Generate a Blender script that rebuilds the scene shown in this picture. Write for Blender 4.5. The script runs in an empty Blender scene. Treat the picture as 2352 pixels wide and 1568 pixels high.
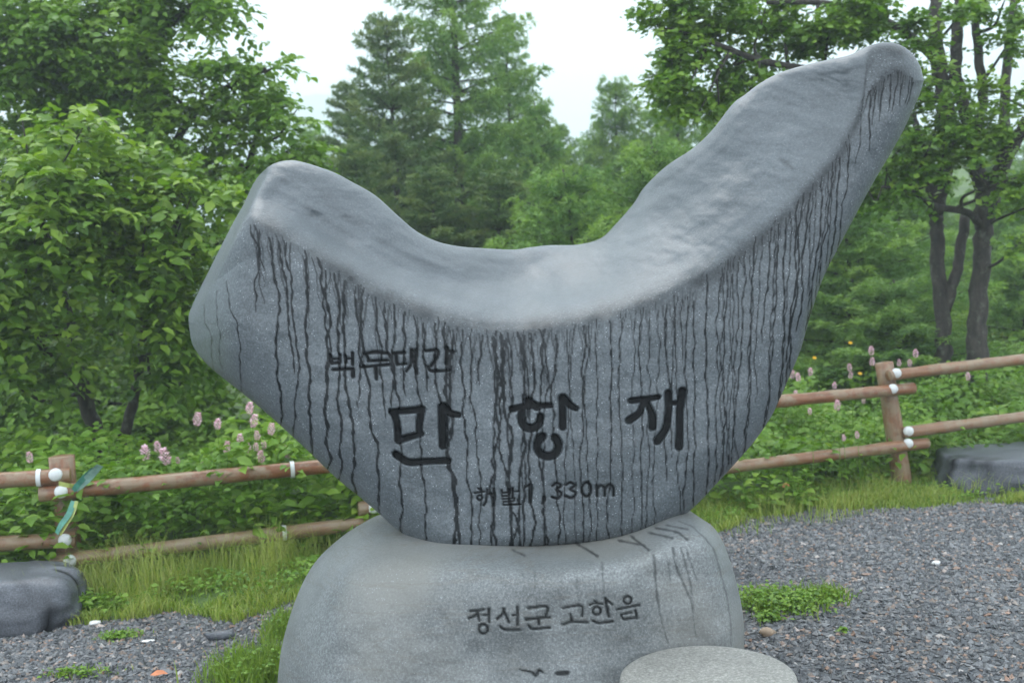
import bpy, math, random
import numpy as np
from mathutils import Vector, Matrix

R = math.radians
rng = np.random.default_rng(7)
random.seed(7)
SC = bpy.context.scene
COL = SC.collection

# ------------------------------------------------------------------ camera, sky, light, exposure
FPX, PCX, PCY = 2277.0, 1176.0, 784.0          # photograph measured on a 2352 x 1568 sheet
EYE = 1.55
cam_d = bpy.data.cameras.new('camera')
cam_d.sensor_width = 36.0
cam_d.lens = FPX / 2352.0 * 36.0
cam_d.clip_start = 0.05
cam_d.clip_end = 3000.0
cam_d.dof.use_dof = True
cam_d.dof.focus_distance = 3.5
cam_d.dof.aperture_fstop = 3.4
cam = bpy.data.objects.new('camera', cam_d)
COL.objects.link(cam)
RM = Matrix.Rotation(R(90 - 2.49), 3, 'X') @ Matrix.Rotation(R(-3.0), 3, 'Z')
cam.matrix_world = Matrix.Translation((0, 0, EYE)) @ RM.to_4x4()
SC.camera = cam

SUN_EL, SUN_ROT = 62.0, -25.0
world = bpy.data.worlds.new('World')
SC.world = world
world.use_nodes = True
wn, wl = world.node_tree.nodes, world.node_tree.links
wn.clear()
w_out = wn.new('ShaderNodeOutputWorld')
w_bg = wn.new('ShaderNodeBackground')
w_sky = wn.new('ShaderNodeTexSky')
w_sky.sky_type = 'NISHITA'
w_sky.sun_disc = False
w_sky.sun_elevation = R(SUN_EL)
w_sky.sun_rotation = R(SUN_ROT)
w_sky.altitude = 1300
w_mix = wn.new('ShaderNodeMix')
w_mix.data_type = 'RGBA'
w_mix.inputs[0].default_value = 0.86            # closed overcast deck over the clear sky
w_mix.inputs[7].default_value = (14.6, 15.6, 16.6, 1)
wl.new(w_sky.outputs[0], w_mix.inputs[6])
wl.new(w_mix.outputs[2], w_bg.inputs[0])
w_bg.inputs[1].default_value = 0.13
wl.new(w_bg.outputs[0], w_out.inputs[0])

sun_d = bpy.data.lights.new('sun', 'SUN')
sun_d.energy = 1.5
sun_d.angle = R(35)
sun_d.color = (1.0, 0.97, 0.92)
sun = bpy.data.objects.new('sun', sun_d)
COL.objects.link(sun)
sun.rotation_euler = (R(90 - SUN_EL), 0, R(180 - SUN_ROT))

SC.view_settings.view_transform = 'Standard'
SC.view_settings.look = 'None'
SC.view_settings.exposure = 0.55
SC.view_settings.gamma = 1.0
SC.view_settings.use_curve_mapping = False
SC.cycles.max_bounces = 10
SC.cycles.diffuse_bounces = 5
SC.cycles.glossy_bounces = 3
SC.cycles.transmission_bounces = 5
SC.cycles.volume_bounces = 4
SC.cycles.use_denoising = True

# ------------------------------------------------------------------ helpers
RMn = np.array(RM)


def dirs(px, py):
    px, py = np.asarray(px, float), np.asarray(py, float)
    v = np.stack([px - PCX, PCY - py, -FPX * np.ones_like(px)], -1)
    return v @ RMn.T


def at(px, py, Y):
    """world point seen at sheet point (px, py) whose world Y is Y"""
    d = dirs(px, py)
    t = np.asarray(Y, float) / d[..., 1]
    p = d * t[..., None]
    p[..., 2] += EYE
    return p


def ground_at(px, py, z=0.0):
    d = dirs(px, py)
    t = (z - EYE) / d[..., 2]
    p = d * t[..., None]
    p[..., 2] += EYE
    return p


def tag(o, label=None, cat=None, group=None, kind=None):
    if label: o['label'] = label
    if cat: o['category'] = cat
    if group: o['group'] = group
    if kind: o['kind'] = kind
    return o


def empty(name, loc, label, cat, group=None, rz=0.0):
    o = bpy.data.objects.new(name, None)
    o.empty_display_size = 0.1
    COL.objects.link(o)
    o.location = Vector([float(c) for c in loc])
    o.rotation_euler = (0, 0, rz)
    return tag(o, label, cat, group)


def mesh_data(name, V, polys, mat=None, attrs=None, smooth=True):
    me = bpy.data.meshes.new(name)
    V = np.asarray(V, np.float32).reshape(-1, 3)
    me.vertices.add(len(V))
    me.vertices.foreach_set('co', V.ravel())
    polys = [np.asarray(p, np.int32) for p in polys if len(p)]
    loops = np.concatenate([p.ravel() for p in polys])
    tot = np.concatenate([np.full(len(p), p.shape[1], np.int32) for p in polys])
    st = np.concatenate([[0], np.cumsum(tot)[:-1]]).astype(np.int32)
    me.loops.add(len(loops))
    me.loops.foreach_set('vertex_index', loops)
    me.polygons.add(len(tot))
    me.polygons.foreach_set('loop_start', st)
    try:
        me.polygons.foreach_set('loop_total', tot)
    except Exception:
        pass
    me.polygons.foreach_set('use_smooth', np.full(len(tot), smooth, bool))
    if attrs:
        for k, a in attrs.items():
            at_ = me.attributes.new(k, 'FLOAT', 'POINT')
            at_.data.foreach_set('value', np.asarray(a, np.float32).ravel())
    me.update(calc_edges=True)
    me.validate()
    if mat: me.materials.append(mat)
    return me


def link(name, me, parent=None, world_space=True):
    o = bpy.data.objects.new(name, me)
    COL.objects.link(o)
    if parent is not None:
        o.parent = parent
        if world_space:            # geometry given in world coordinates: cancel the parent's placement
            mw = Matrix.Translation(parent.location) @ parent.rotation_euler.to_matrix().to_4x4() if parent.parent is None else parent_mw(parent)
            o.matrix_parent_inverse = mw.inverted()
    return o


def parent_mw(o):
    m = Matrix.Translation(o.location) @ o.rotation_euler.to_matrix().to_4x4() @ Matrix.Diagonal((*o.scale, 1))
    if o.parent is not None:
        m = parent_mw(o.parent) @ o.matrix_parent_inverse @ m
    return m


def obj(name, V, polys, mat, parent=None, attrs=None, smooth=True, world_space=True):
    o = bpy.data.objects.new(name, mesh_data(name, V, polys, mat, attrs, smooth))
    COL.objects.link(o)
    if parent is not None:
        o.parent = parent
        if world_space:
            o.matrix_parent_inverse = parent_mw(parent).inverted()
    return o


class MB:
    """collects pieces of ONE mesh"""
    def __init__(s):
        s.V, s.P, s.n, s.A = [], {3: [], 4: []}, 0, []

    def add(s, V, polys, a=None):
        V = np.asarray(V, float).reshape(-1, 3)
        for p in polys:
            p = np.asarray(p)
            if len(p): s.P[p.shape[1]].append(p + s.n)
        s.V.append(V)
        s.A.append(np.full(len(V), 0.5) if a is None else (np.full(len(V), a) if np.isscalar(a) else np.asarray(a)))
        s.n += len(V)

    def tube(s, pts, rad, sides=6, caps=True, a=None):
        pts = np.asarray(pts, float)
        n = len(pts)
        rad = np.broadcast_to(np.asarray(rad, float), (n,))
        T = np.gradient(pts, axis=0)
        T /= np.linalg.norm(T, axis=1)[:, None] + 1e-9
        ref = np.array([0, 0, 1.0]) if abs(T[:, 2].mean()) < 0.8 else np.array([1.0, 0, 0])
        U = np.cross(T, ref)
        U /= np.linalg.norm(U, axis=1)[:, None] + 1e-9
        W = np.cross(T, U)
        ang = np.linspace(0, 2 * np.pi, sides, endpoint=False)
        V = pts[:, None] + rad[:, None, None] * (np.cos(ang)[None, :, None] * U[:, None] + np.sin(ang)[None, :, None] * W[:, None])
        V = V.reshape(-1, 3)
        i = np.arange(n - 1)[:, None] * sides
        j = np.arange(sides)[None]
        q = np.stack([i + j, i + (j + 1) % sides, i + sides + (j + 1) % sides, i + sides + j], -1).reshape(-1, 4)
        tris = []
        if caps:
            V = np.vstack([V, pts[0], pts[-1]])
            c0, c1 = n * sides, n * sides + 1
            for k in range(sides):
                tris.append((c0, (k + 1) % sides, k))
                tris.append((c1, (n - 1) * sides + k, (n - 1) * sides + (k + 1) % sides))
        s.add(V, [q, np.array(tris)] if tris else [q], a)

    def lathe(s, prof, c, sides=32, wob=None, a=None):
        prof = np.asarray(prof, float)
        ang = np.linspace(0, 2 * np.pi, sides, endpoint=False)
        w = np.ones(sides) if wob is None else wob(ang)
        V = np.stack([prof[:, 0, None] * np.cos(ang) * w, prof[:, 0, None] * np.sin(ang) * w, np.repeat(prof[:, 1, None], sides, 1)], -1)
        V = V.reshape(-1, 3) + np.asarray(c, float)
        n = len(prof)
        i = np.arange(n - 1)[:, None] * sides
        j = np.arange(sides)[None]
        q = np.stack([i + j, i + (j + 1) % sides, i + sides + (j + 1) % sides, i + sides + j], -1).reshape(-1, 4)
        s.add(V, [q], a)

    def build(s, name, mat, parent=None, smooth=True, attr='tint', world_space=True):
        V = np.vstack(s.V)
        polys = [np.vstack(s.P[k]) for k in (3, 4) if s.P[k]]
        return obj(name, V, polys, mat, parent, {attr: np.concatenate(s.A)}, smooth, world_space)


def vnoise(x, y, seed=0):
    """smooth 2-D value noise"""
    g = np.random.default_rng(seed).random((256, 256)) * 2 - 1
    xi, yi = np.floor(x).astype(int), np.floor(y).astype(int)
    fx, fy = x - xi, y - yi
    fx, fy = fx * fx * (3 - 2 * fx), fy * fy * (3 - 2 * fy)
    a, b = g[yi & 255, xi & 255], g[yi & 255, (xi + 1) & 255]
    c, d = g[(yi + 1) & 255, xi & 255], g[(yi + 1) & 255, (xi + 1) & 255]
    return (a * (1 - fx) + b * fx) * (1 - fy) + (c * (1 - fx) + d * fx) * fy


def fbm(x, y, seed=0, oc=4):
    r, am = 0, 1
    for k in range(oc):
        r = r + am * vnoise(x * 2 ** k, y * 2 ** k, seed + k)
        am *= 0.5
    return r


def polydist(X, Y, pts, closed=False):
    pts = np.asarray(pts, float)
    if closed: pts = np.vstack([pts, pts[:1]])
    best = np.full(X.shape, 1e9)
    for (x0, y0), (x1, y1) in zip(pts[:-1], pts[1:]):
        dx, dy = x1 - x0, y1 - y0
        t = np.clip(((X - x0) * dx + (Y - y0) * dy) / (dx * dx + dy * dy + 1e-9), 0, 1)
        best = np.minimum(best, (X - x0 - t * dx) ** 2 + (Y - y0 - t * dy) ** 2)
    return np.sqrt(best)


def smooth_curve(pts, n=12):
    """Catmull-Rom through the points"""
    P = np.asarray(pts, float)
    P = np.vstack([2 * P[0] - P[1], P, 2 * P[-1] - P[-2]])
    out = []
    t = np.linspace(0, 1, n, endpoint=False)[:, None]
    for i in range(1, len(P) - 2):
        a, b, c, d = P[i - 1], P[i], P[i + 1], P[i + 2]
        out.append(0.5 * (2 * b + (c - a) * t + (2 * a - 5 * b + 4 * c - d) * t ** 2 + (3 * b - a - 3 * c + d) * t ** 3))
    out.append(P[-2][None])
    return np.vstack(out)


# ------------------------------------------------------------------ materials
def new_mat(name):
    m = bpy.data.materials.new(name)
    m.use_nodes = True
    nt = m.node_tree
    b = nt.nodes['Principled BSDF']
    return m, nt, b


def N(nt, t, **kw):
    n = nt.nodes.new(t)
    for k, v in kw.items(): setattr(n, k, v)
    return n


def noise(nt, scale, detail=4, rough=0.55, coord=None, vec=None):
    n = N(nt, 'ShaderNodeTexNoise')
    n.inputs['Scale'].default_value = scale
    n.inputs['Detail'].default_value = detail
    n.inputs['Roughness'].default_value = rough
    if vec is not None: nt.links.new(vec, n.inputs['Vector'])
    return n


def ramp(nt, fac, stops):
    r = N(nt, 'ShaderNodeValToRGB')
    e = r.color_ramp.elements
    while len(e) < len(stops): e.new(0.5)
    for el, (p, c) in zip(e, stops):
        el.position = p
        el.color = (*c, 1) if len(c) == 3 else c
    nt.links.new(fac, r.inputs[0])
    return r


def mixc(nt, fac, a, b, mode='MIX'):
    m = N(nt, 'ShaderNodeMix', data_type='RGBA', blend_type=mode)
    for s, v in ((m.inputs[0], fac), (m.inputs[6], a), (m.inputs[7], b)):
        if isinstance(v, (int, float)): s.default_value = v
        elif isinstance(v, tuple): s.default_value = (*v, 1)
        else: nt.links.new(v, s)
    return m.outputs[2]


def mathn(nt, op, a, b=None, clamp=False):
    m = N(nt, 'ShaderNodeMath', operation=op, use_clamp=clamp)
    for s, v in ((m.inputs[0], a), (m.inputs[1], b)):
        if v is None: continue
        if isinstance(v, (int, float)): s.default_value = v
        else: nt.links.new(v, s)
    return m.outputs[0]


def attr(nt, name):
    a = N(nt, 'ShaderNodeAttribute')
    a.attribute_name = name
    return a.outputs['Fac']


def geo_pos(nt):
    return N(nt, 'ShaderNodeTexCoord').outputs['Object']


def bump(nt, b, h, strength=0.3, dist=0.01):
    n = N(nt, 'ShaderNodeBump')
    n.inputs['Strength'].default_value = strength
    n.inputs['Distance'].default_value = dist
    nt.links.new(h, n.inputs['Height'])
    nt.links.new(n.outputs[0], b.inputs['Normal'])
    return n


def stone_mat(name, dark, light, rough=(0.45, 0.62), warm=None, vein=0.0, speck=1.0, cdark=0.95):
    m, nt, b = new_mat(name)
    P = geo_pos(nt)
    n1 = noise(nt, 2.2, 5, 0.6, vec=P)
    n2 = noise(nt, 120, 3, 0.7, vec=P)
    n3 = noise(nt, 330, 2, 0.5, vec=P)
    f = mathn(nt, 'ADD', mathn(nt, 'MULTIPLY', n1.outputs[0], 0.75), mathn(nt, 'MULTIPLY', n2.outputs[0], 0.25))
    c = ramp(nt, f, [(0.32, dark), (0.66, light)]).outputs[0]
    up = attr(nt, 'upper')
    gr = ramp(nt, n2.outputs[0], [(0.30, (0.70, 0.70, 0.70)), (0.50, (0.98, 0.98, 0.98)), (0.68, (1.4, 1.4, 1.4))]).outputs[0]
    c = mixc(nt, mathn(nt, 'SUBTRACT', 1.0, mathn(nt, 'MULTIPLY', up, 0.6)), c, mixc(nt, 1.0, c, gr, 'MULTIPLY'))
    if warm:
        n4 = noise(nt, 1.3, 3, vec=P)
        c = mixc(nt, ramp(nt, n4.outputs[0], [(0.45, (0, 0, 0)), (0.65, (1, 1, 1))]).outputs[0], c, warm)
    if vein:
        mp = N(nt, 'ShaderNodeMapping')
        mp.inputs['Scale'].default_value = (0.5, 0.5, 7)
        mp.inputs['Rotation'].default_value = (0, R(7), 0)
        nt.links.new(P, mp.inputs[0])
        nv = noise(nt, 2.0, 6, 0.6, vec=mp.outputs[0])
        vv = ramp(nt, nv.outputs[0], [(0.485, (0, 0, 0)), (0.5, (1, 1, 1)), (0.515, (0, 0, 0))]).outputs[0]
        c = mixc(nt, mathn(nt, 'MULTIPLY', vv, vein), c, (0.13, 0.105, 0.075))
    # crystals
    vo = N(nt, 'ShaderNodeTexVoronoi')
    vo.inputs['Scale'].default_value = 105
    nt.links.new(P, vo.inputs['Vector'])
    sp = mathn(nt, 'MULTIPLY', mathn(nt, 'LESS_THAN', vo.outputs['Distance'], 0.20), mathn(nt, 'GREATER_THAN', noise(nt, 37, 2, vec=P).outputs[0], 0.55))
    sp = mathn(nt, 'MULTIPLY', sp, mathn(nt, 'SUBTRACT', 1.0, mathn(nt, 'MULTIPLY', up, 0.8)))
    c = mixc(nt, mathn(nt, 'MULTIPLY', sp, 0.7 * speck), c, (0.40, 0.44, 0.47))
    wet = attr(nt, 'wet')
    carved = attr(nt, 'carved')
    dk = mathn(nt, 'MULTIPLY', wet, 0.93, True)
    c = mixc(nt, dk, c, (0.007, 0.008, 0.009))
    c = mixc(nt, mathn(nt, 'MULTIPLY', carved, cdark, True), c, (0.012, 0.013, 0.014))
    nt.links.new(c, b.inputs['Base Color'])
    rr = N(nt, 'ShaderNodeMapRange')
    rr.inputs['To Min'].default_value = rough[0]
    rr.inputs['To Max'].default_value = rough[1]
    nt.links.new(n1.outputs[0], rr.inputs[0])
    r2 = mathn(nt, 'SUBTRACT', mathn(nt, 'ADD', rr.outputs[0], mathn(nt, 'MULTIPLY', up, -0.05)), mathn(nt, 'MULTIPLY', mathn(nt, 'MULTIPLY', wet, wet), 0.18), True)
    nt.links.new(r2, b.inputs['Roughness'])
    sp_ = mathn(nt, 'SUBTRACT', 0.5, mathn(nt, 'MULTIPLY', mathn(nt, 'MAXIMUM', carved, mathn(nt, 'MULTIPLY', wet, 0.8)), 0.42), True)
    nt.links.new(sp_, b.inputs['Specular IOR Level'])
    h = mathn(nt, 'ADD', mathn(nt, 'MULTIPLY', n2.outputs[0], 0.5), mathn(nt, 'MULTIPLY', n3.outputs[0], 0.25))
    h = mathn(nt, 'ADD', h, mathn(nt, 'MULTIPLY', noise(nt, 14, 5, 0.6, vec=P).outputs[0], 0.6))
    bump(nt, b, h, 0.45, 0.006)
    return m


M_stone = stone_mat('wet_granite', (0.064, 0.076, 0.084), (0.116, 0.134, 0.146), (0.32, 0.46))
M_base = stone_mat('pale_granite', (0.108, 0.119, 0.121), (0.208, 0.222, 0.222), (0.45, 0.60), warm=(0.20, 0.198, 0.178), vein=0.25, speck=0.6, cdark=0.80)
M_seat = stone_mat('dry_granite', (0.17, 0.17, 0.155), (0.31, 0.305, 0.28), (0.6, 0.8), speck=0.4)
M_rock = stone_mat('dark_wet_rock', (0.040, 0.045, 0.054), (0.125, 0.135, 0.155), (0.35, 0.5), speck=0.3)


def leaf_mat(name, c0, c1, c2, trans=0.35, rough=0.42, tmul=(1.25, 1.35, 0.55)):
    m, nt, b = new_mat(name)
    t = attr(nt, 'tint')
    c = ramp(nt, t, [(0.0, c0), (0.5, c1), (1.0, c2)]).outputs[0]
    nt.links.new(c, b.inputs['Base Color'])
    b.inputs['Roughness'].default_value = rough
    b.inputs['Specular IOR Level'].default_value = 0.4
    tr = N(nt, 'ShaderNodeBsdfTranslucent')
    tc = mixc(nt, 1.0, c, tmul, 'MULTIPLY')
    nt.links.new(tc, tr.inputs[0])
    mx = N(nt, 'ShaderNodeMixShader')
    mx.inputs[0].default_value = trans
    nt.links.new(b.outputs[0], mx.inputs[1])
    nt.links.new(tr.outputs[0], mx.inputs[2])
    nt.links.new(mx.outputs[0], nt.nodes['Material Output'].inputs[0])
    return m


M_leaf_near = leaf_mat('young_leaf', (0.050, 0.120, 0.018), (0.120, 0.230, 0.026), (0.25, 0.37, 0.050))
M_leaf_mid = leaf_mat('dense_leaf', (0.050, 0.120, 0.018), (0.110, 0.225, 0.028), (0.20, 0.33, 0.045))
M_leaf_maple = leaf_mat('maple_leaf', (0.050, 0.120, 0.018), (0.110, 0.225, 0.028), (0.21, 0.33, 0.045))
M_needle_larch = leaf_mat('larch_needle', (0.065, 0.145, 0.045), (0.130, 0.250, 0.065), (0.24, 0.37, 0.075), 0.3, 0.55)
M_needle_pine = leaf_mat('pine_needle', (0.055, 0.115, 0.050), (0.105, 0.185, 0.068), (0.19, 0.25, 0.08), 0.25, 0.55)
M_weed = leaf_mat('weed_leaf', (0.060, 0.145, 0.018), (0.145, 0.275, 0.030), (0.28, 0.41, 0.06))
M_grass = leaf_mat('grass_blade', (0.09, 0.17, 0.025), (0.20, 0.30, 0.045), (0.42, 0.44, 0.14), 0.35, 0.5)
M_petal = leaf_mat('pink_petal', (0.72, 0.42, 0.50), (0.82, 0.56, 0.63), (0.88, 0.72, 0.76), 0.3, 0.6, (1, 1, 1))
M_yellow = leaf_mat('yellow_petal', (0.75, 0.42, 0.02), (0.8, 0.5, 0.03), (0.85, 0.6, 0.05), 0.3, 0.6, (1, 1, 1))


def bark_mat(name, a, bb, sc=18):
    m, nt, b = new_mat(name)
    P = geo_pos(nt)
    mp = N(nt, 'ShaderNodeMapping')
    mp.inputs['Scale'].default_value = (1, 1, 0.35)
    nt.links.new(P, mp.inputs[0])
    n1 = noise(nt, sc, 6, 0.65, vec=mp.outputs[0])
    n2 = noise(nt, 13, 4, 0.7, vec=P)
    c = ramp(nt, n1.outputs[0], [(0.35, a), (0.65, bb)]).outputs[0]
    c = mixc(nt, ramp(nt, n2.outputs[0], [(0.55, (0, 0, 0)), (0.66, (0.5, 0.5, 0.5))]).outputs[0], c, (0.14, 0.155, 0.12))
    nt.links.new(c, b.inputs['Base Color'])
    b.inputs['Roughness'].default_value = 0.85
    bump(nt, b, n1.outputs[0], 0.9, 0.02)
    return m


M_bark = bark_mat('grey_bark', (0.016, 0.014, 0.012), (0.062, 0.053, 0.045))
M_bark_dark = bark_mat('dark_bark', (0.02, 0.017, 0.014), (0.06, 0.05, 0.042))


def fence_mat():
    m, nt, b = new_mat('weathered_stained_wood')
    P = geo_pos(nt)
    mp = N(nt, 'ShaderNodeMapping')
    mp.inputs['Scale'].default_value = (5, 5, 0.55)
    nt.links.new(P, mp.inputs[0])
    n1 = noise(nt, 6, 6, 0.65, vec=mp.outputs[0])
    n2 = noise(nt, 5.0, 6, 0.7, vec=P)
    n3 = noise(nt, 60, 3, vec=mp.outputs[0])
    c = ramp(nt, n1.outputs[0], [(0.30, (0.09, 0.035, 0.015)), (0.5, (0.23, 0.080, 0.030)), (0.68, (0.31, 0.14, 0.065))]).outputs[0]
    c = mixc(nt, ramp(nt, n2.outputs[0], [(0.46, (0, 0, 0)), (0.56, (0.75, 0.75, 0.75))]).outputs[0], c, (0.29, 0.23, 0.15))
    w = attr(nt, 'tint')          # how bleached this piece is
    c = mixc(nt, mathn(nt, 'MULTIPLY', w, 0.65, True), c, (0.30, 0.24, 0.15))
    c = mixc(nt, mathn(nt, 'MULTIPLY', n3.outputs[0], 0.35), c, (0.08, 0.06, 0.04))
    nt.links.new(c, b.inputs['Base Color'])
    b.inputs['Roughness'].default_value = 0.33
    bump(nt, b, n1.outputs[0], 0.5, 0.01)
    return m


M_fence = fence_mat()


def plain(name, c, rough=0.5, amp=0.12, sc=30):
    m, nt, b = new_mat(name)
    n1 = noise(nt, sc, 4, vec=geo_pos(nt))
    lo, hi = tuple(x * (1 - amp) for x in c), tuple(min(1, x * (1 + amp)) for x in c)
    nt.links.new(ramp(nt, n1.outputs[0], [(0.3, lo), (0.7, hi)]).outputs[0], b.inputs['Base Color'])
    b.inputs['Roughness'].default_value = rough
    return m


M_cap = plain('white_plastic', (0.62, 0.64, 0.63), 0.4, 0.06)
M_ribbon_g = plain('green_ribbon', (0.06, 0.22, 0.16), 0.35, 0.3)
M_ribbon_y = plain('yellow_ribbon', (0.33, 0.38, 0.10), 0.35, 0.3)
M_ribbon_w = plain('pale_ribbon', (0.22, 0.36, 0.31), 0.35, 0.3)
M_orange = plain('dry_leaf', (0.50, 0.17, 0.07), 0.6)
M_whitebit = plain('white_pebble', (0.72, 0.72, 0.70), 0.5)
M_brown = plain('brown_pebble', (0.30, 0.22, 0.15), 0.6)
M_metal = plain('galvanised_metal', (0.45, 0.47, 0.48), 0.5)


def gravel_mat():
    m, nt, b = new_mat('crushed_stone')
    t = attr(nt, 'tint')
    c = ramp(nt, t, [(0.0, (0.065, 0.070, 0.078)), (0.45, (0.135, 0.141, 0.148)), (0.80, (0.215, 0.222, 0.230)), (0.91, (0.25, 0.20, 0.165)),
                     (0.975, (0.33, 0.20, 0.14)), (1.0, (0.50, 0.48, 0.46))]).outputs[0]
    n1 = noise(nt, 90, 3, vec=geo_pos(nt))
    c = mixc(nt, 0.5, c, ramp(nt, n1.outputs[0], [(0.3, (0.35, 0.35, 0.35)), (0.7, (1, 1, 1))]).outputs[0], 'MULTIPLY')
    nt.links.new(c, b.inputs['Base Color'])
    b.inputs['Roughness'].default_value = 0.42
    return m


M_gravel = gravel_mat()


def ground_mat():
    m, nt, b = new_mat('ground_surface')
    P = geo_pos(nt)
    g = attr(nt, 'gravel')
    n1 = noise(nt, 45, 4, 0.7, vec=P)
    n2 = noise(nt, 1.2, 5, 0.6, vec=P)
    vo = N(nt, 'ShaderNodeTexVoronoi')
    vo.inputs['Scale'].default_value = 55
    nt.links.new(P, vo.inputs['Vector'])
    gc = mixc(nt, 0.5, ramp(nt, vo.outputs['Distance'], [(0.1, (0.15, 0.165, 0.18)), (0.55, (0.03, 0.033, 0.038))]).outputs[0],
              ramp(nt, n1.outputs[0], [(0.3, (0.05, 0.055, 0.06)), (0.7, (0.15, 0.16, 0.17))]).outputs[0])
    sc = ramp(nt, n2.outputs[0], [(0.3, (0.045, 0.085, 0.02)), (0.55, (0.085, 0.15, 0.03)), (0.75, (0.14, 0.20, 0.05))]).outputs[0]
    sc = mixc(nt, 0.6, sc, ramp(nt, n1.outputs[0], [(0.3, (0.4, 0.4, 0.4)), (0.7, (1.2, 1.2, 1.2))]).outputs[0], 'MULTIPLY')
    nt.links.new(mixc(nt, g, sc, gc), b.inputs['Base Color'])
    b.inputs['Roughness'].default_value = 0.75
    bump(nt, b, vo.outputs['Distance'], 0.5, 0.012)
    return m


M_ground = ground_mat()

# ------------------------------------------------------------------ ground
gb = ground_at(np.array([-400, 0, 200, 400, 560, 660, 800, 1600, 1690, 1760, 1900, 2352, 2700.]),
               np.array([1478, 1462, 1436, 1402, 1412, 1385, 1350, 1222, 1206, 1176, 1165, 1146, 1130.]))
GBX, GBY = gb[:, 0], gb[:, 1]


def bound(x):
    return np.interp(x, GBX, GBY)


def height(x, y):
    h = 0.015 * fbm(x * 0.9, y * 0.9, 3, 3)
    far = np.clip((y - 11) / 30, 0, 1)
    right = np.clip((x - 1.5) / 6, 0, 1)
    h = h + far * far * (3 - 2 * far) * (0.6 + 5.5 * right)
    over = np.clip((y - bound(x)) / 0.3, 0, 1)
    h = h + 0.03 * over
    far2 = np.clip((y - 60) / 300, 0, 1)
    return h - 0.8 * far2


def axis(lo, hi, fine_lo, fine_hi, step):
    a = np.arange(fine_lo, fine_hi, step)
    l = fine_lo - np.geomspace(step, fine_lo - lo, 26)[::-1]
    r = fine_hi + np.geomspace(step, hi - fine_hi, 30)
    return np.concatenate([l, a, [fine_hi], r])


gx, gy = axis(-850, 850, -5, 6, 0.08), axis(-60, 1080, 2.0, 12, 0.08)
GX, GY = np.meshgrid(gx, gy)
GZ = height(GX, GY)
nx, ny = len(gx), len(gy)
ii = (np.arange(ny - 1)[:, None] * nx + np.arange(nx - 1)[None]).ravel()
quads = np.stack([ii, ii + 1, ii + 1 + nx, ii + nx], 1)
gmask = np.clip(((bound(GX) + 0.10 * fbm(GX * 3, GY * 3, 11, 3)) - GY) / 0.15 + 0.5, 0, 1)
tag(obj('ground', np.stack([GX, GY, GZ], -1).reshape(-1, 3), [quads], M_ground, attrs={'gravel': gmask}), 'grey gravel yard with green verge behind it', kind='structure')

# far hazy mountain ridge
mx_, my_ = np.linspace(-760, 760, 120), np.linspace(680, 960, 20)
MX, MY = np.meshgrid(mx_, my_)
prof = np.sin(np.pi * (MY - 680) / 280)
top = 168 + 14 * fbm(MX / 200, MX * 0 + 3.3, 21, 4) - 0.05 * np.abs(MX + 100) - 0.45 * np.clip(MX + 90, 0, 300) + 3 * fbm(MX / 30, MY / 30, 5, 3)
MZ = prof * np.clip(top, 6, 185) - 4
nx, ny = len(mx_), len(my_)
ii = (np.arange(ny - 1)[:, None] * nx + np.arange(nx - 1)[None]).ravel()
M_mount = plain('wooded_slope', (0.05, 0.085, 0.05), 0.9, 0.4, 0.05)
tag(obj('mountain', np.stack([MX, MY, MZ], -1).reshape(-1, 3), [np.stack([ii, ii + 1, ii + 1 + nx, ii + nx], 1)], M_mount), 'distant mountain ridge fading into mist', kind='structure')

# ------------------------------------------------------------------ carved letters and water runs (drawn once on the stone's own chart)
SHW, SHH = 2352, 1900
carve = np.zeros((SHH, SHW), np.float32)
carve_d = np.zeros((SHH, SHW), np.float32)
wetm = np.zeros((SHH, SHW), np.float32)


def stamp(arr, pts, rad, soft=1.2, val=1.0, other=None, oval=0.0):
    pts = np.asarray(pts, float)
    rad = np.broadcast_to(np.asarray(rad, float), (len(pts),))
    for k in range(len(pts) - 1):
        (x0, y0), (x1, y1) = pts[k], pts[k + 1]
        r0, r1 = rad[k], rad[k + 1]
        m = max(r0, r1) + soft + 1
        a, b = int(max(0, min(x0, x1) - m)), int(min(SHW, max(x0, x1) + m + 1))
        c, d = int(max(0, min(y0, y1) - m)), int(min(SHH, max(y0, y1) + m + 1))
        if a >= b or c >= d: continue
        yy, xx = np.mgrid[c:d, a:b]
        dx, dy = x1 - x0, y1 - y0
        t = np.clip(((xx - x0) * dx + (yy - y0) * dy) / (dx * dx + dy * dy + 1e-9), 0, 1)
        dist = np.hypot(xx - x0 - t * dx, yy - y0 - t * dy)
        v = np.clip((r0 + (r1 - r0) * t - dist) / soft + 0.5, 0, 1) * val
        arr[c:d, a:b] = np.maximum(arr[c:d, a:b], v)
        if other is not None:
            other[c:d, a:b] = np.maximum(other[c:d, a:b], v * oval)


def letters(ox, oy, sc, strokes, depth, rmul=1.0):
    for pts, r in strokes:
        P = np.array(pts, float)
        if len(P) > 2: 
            q = smooth_curve(P, 6)
            rr = np.interp(np.linspace(0, 1, len(q)), np.linspace(0, 1, len(P)), np.broadcast_to(np.asarray(r, float), (len(P),)))
        else:
            q, rr = P, np.broadcast_to(np.asarray(r, float), (2,))
        q = np.stack([(ox + q[:, 0] / sc) / 1.7415, (oy + q[:, 1] / sc) / 1.7415], 1)
        stamp(carve, q, rr / sc / 1.7415 * rmul, 1.5, 1.0, carve_d, depth)


def ring(cx, cy, r, a0=0, a1=360, n=14):
    a = np.radians(np.linspace(a0, a1, n))
    return np.stack([cx + r * np.cos(a), cy + r * np.sin(a)], 1)


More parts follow.
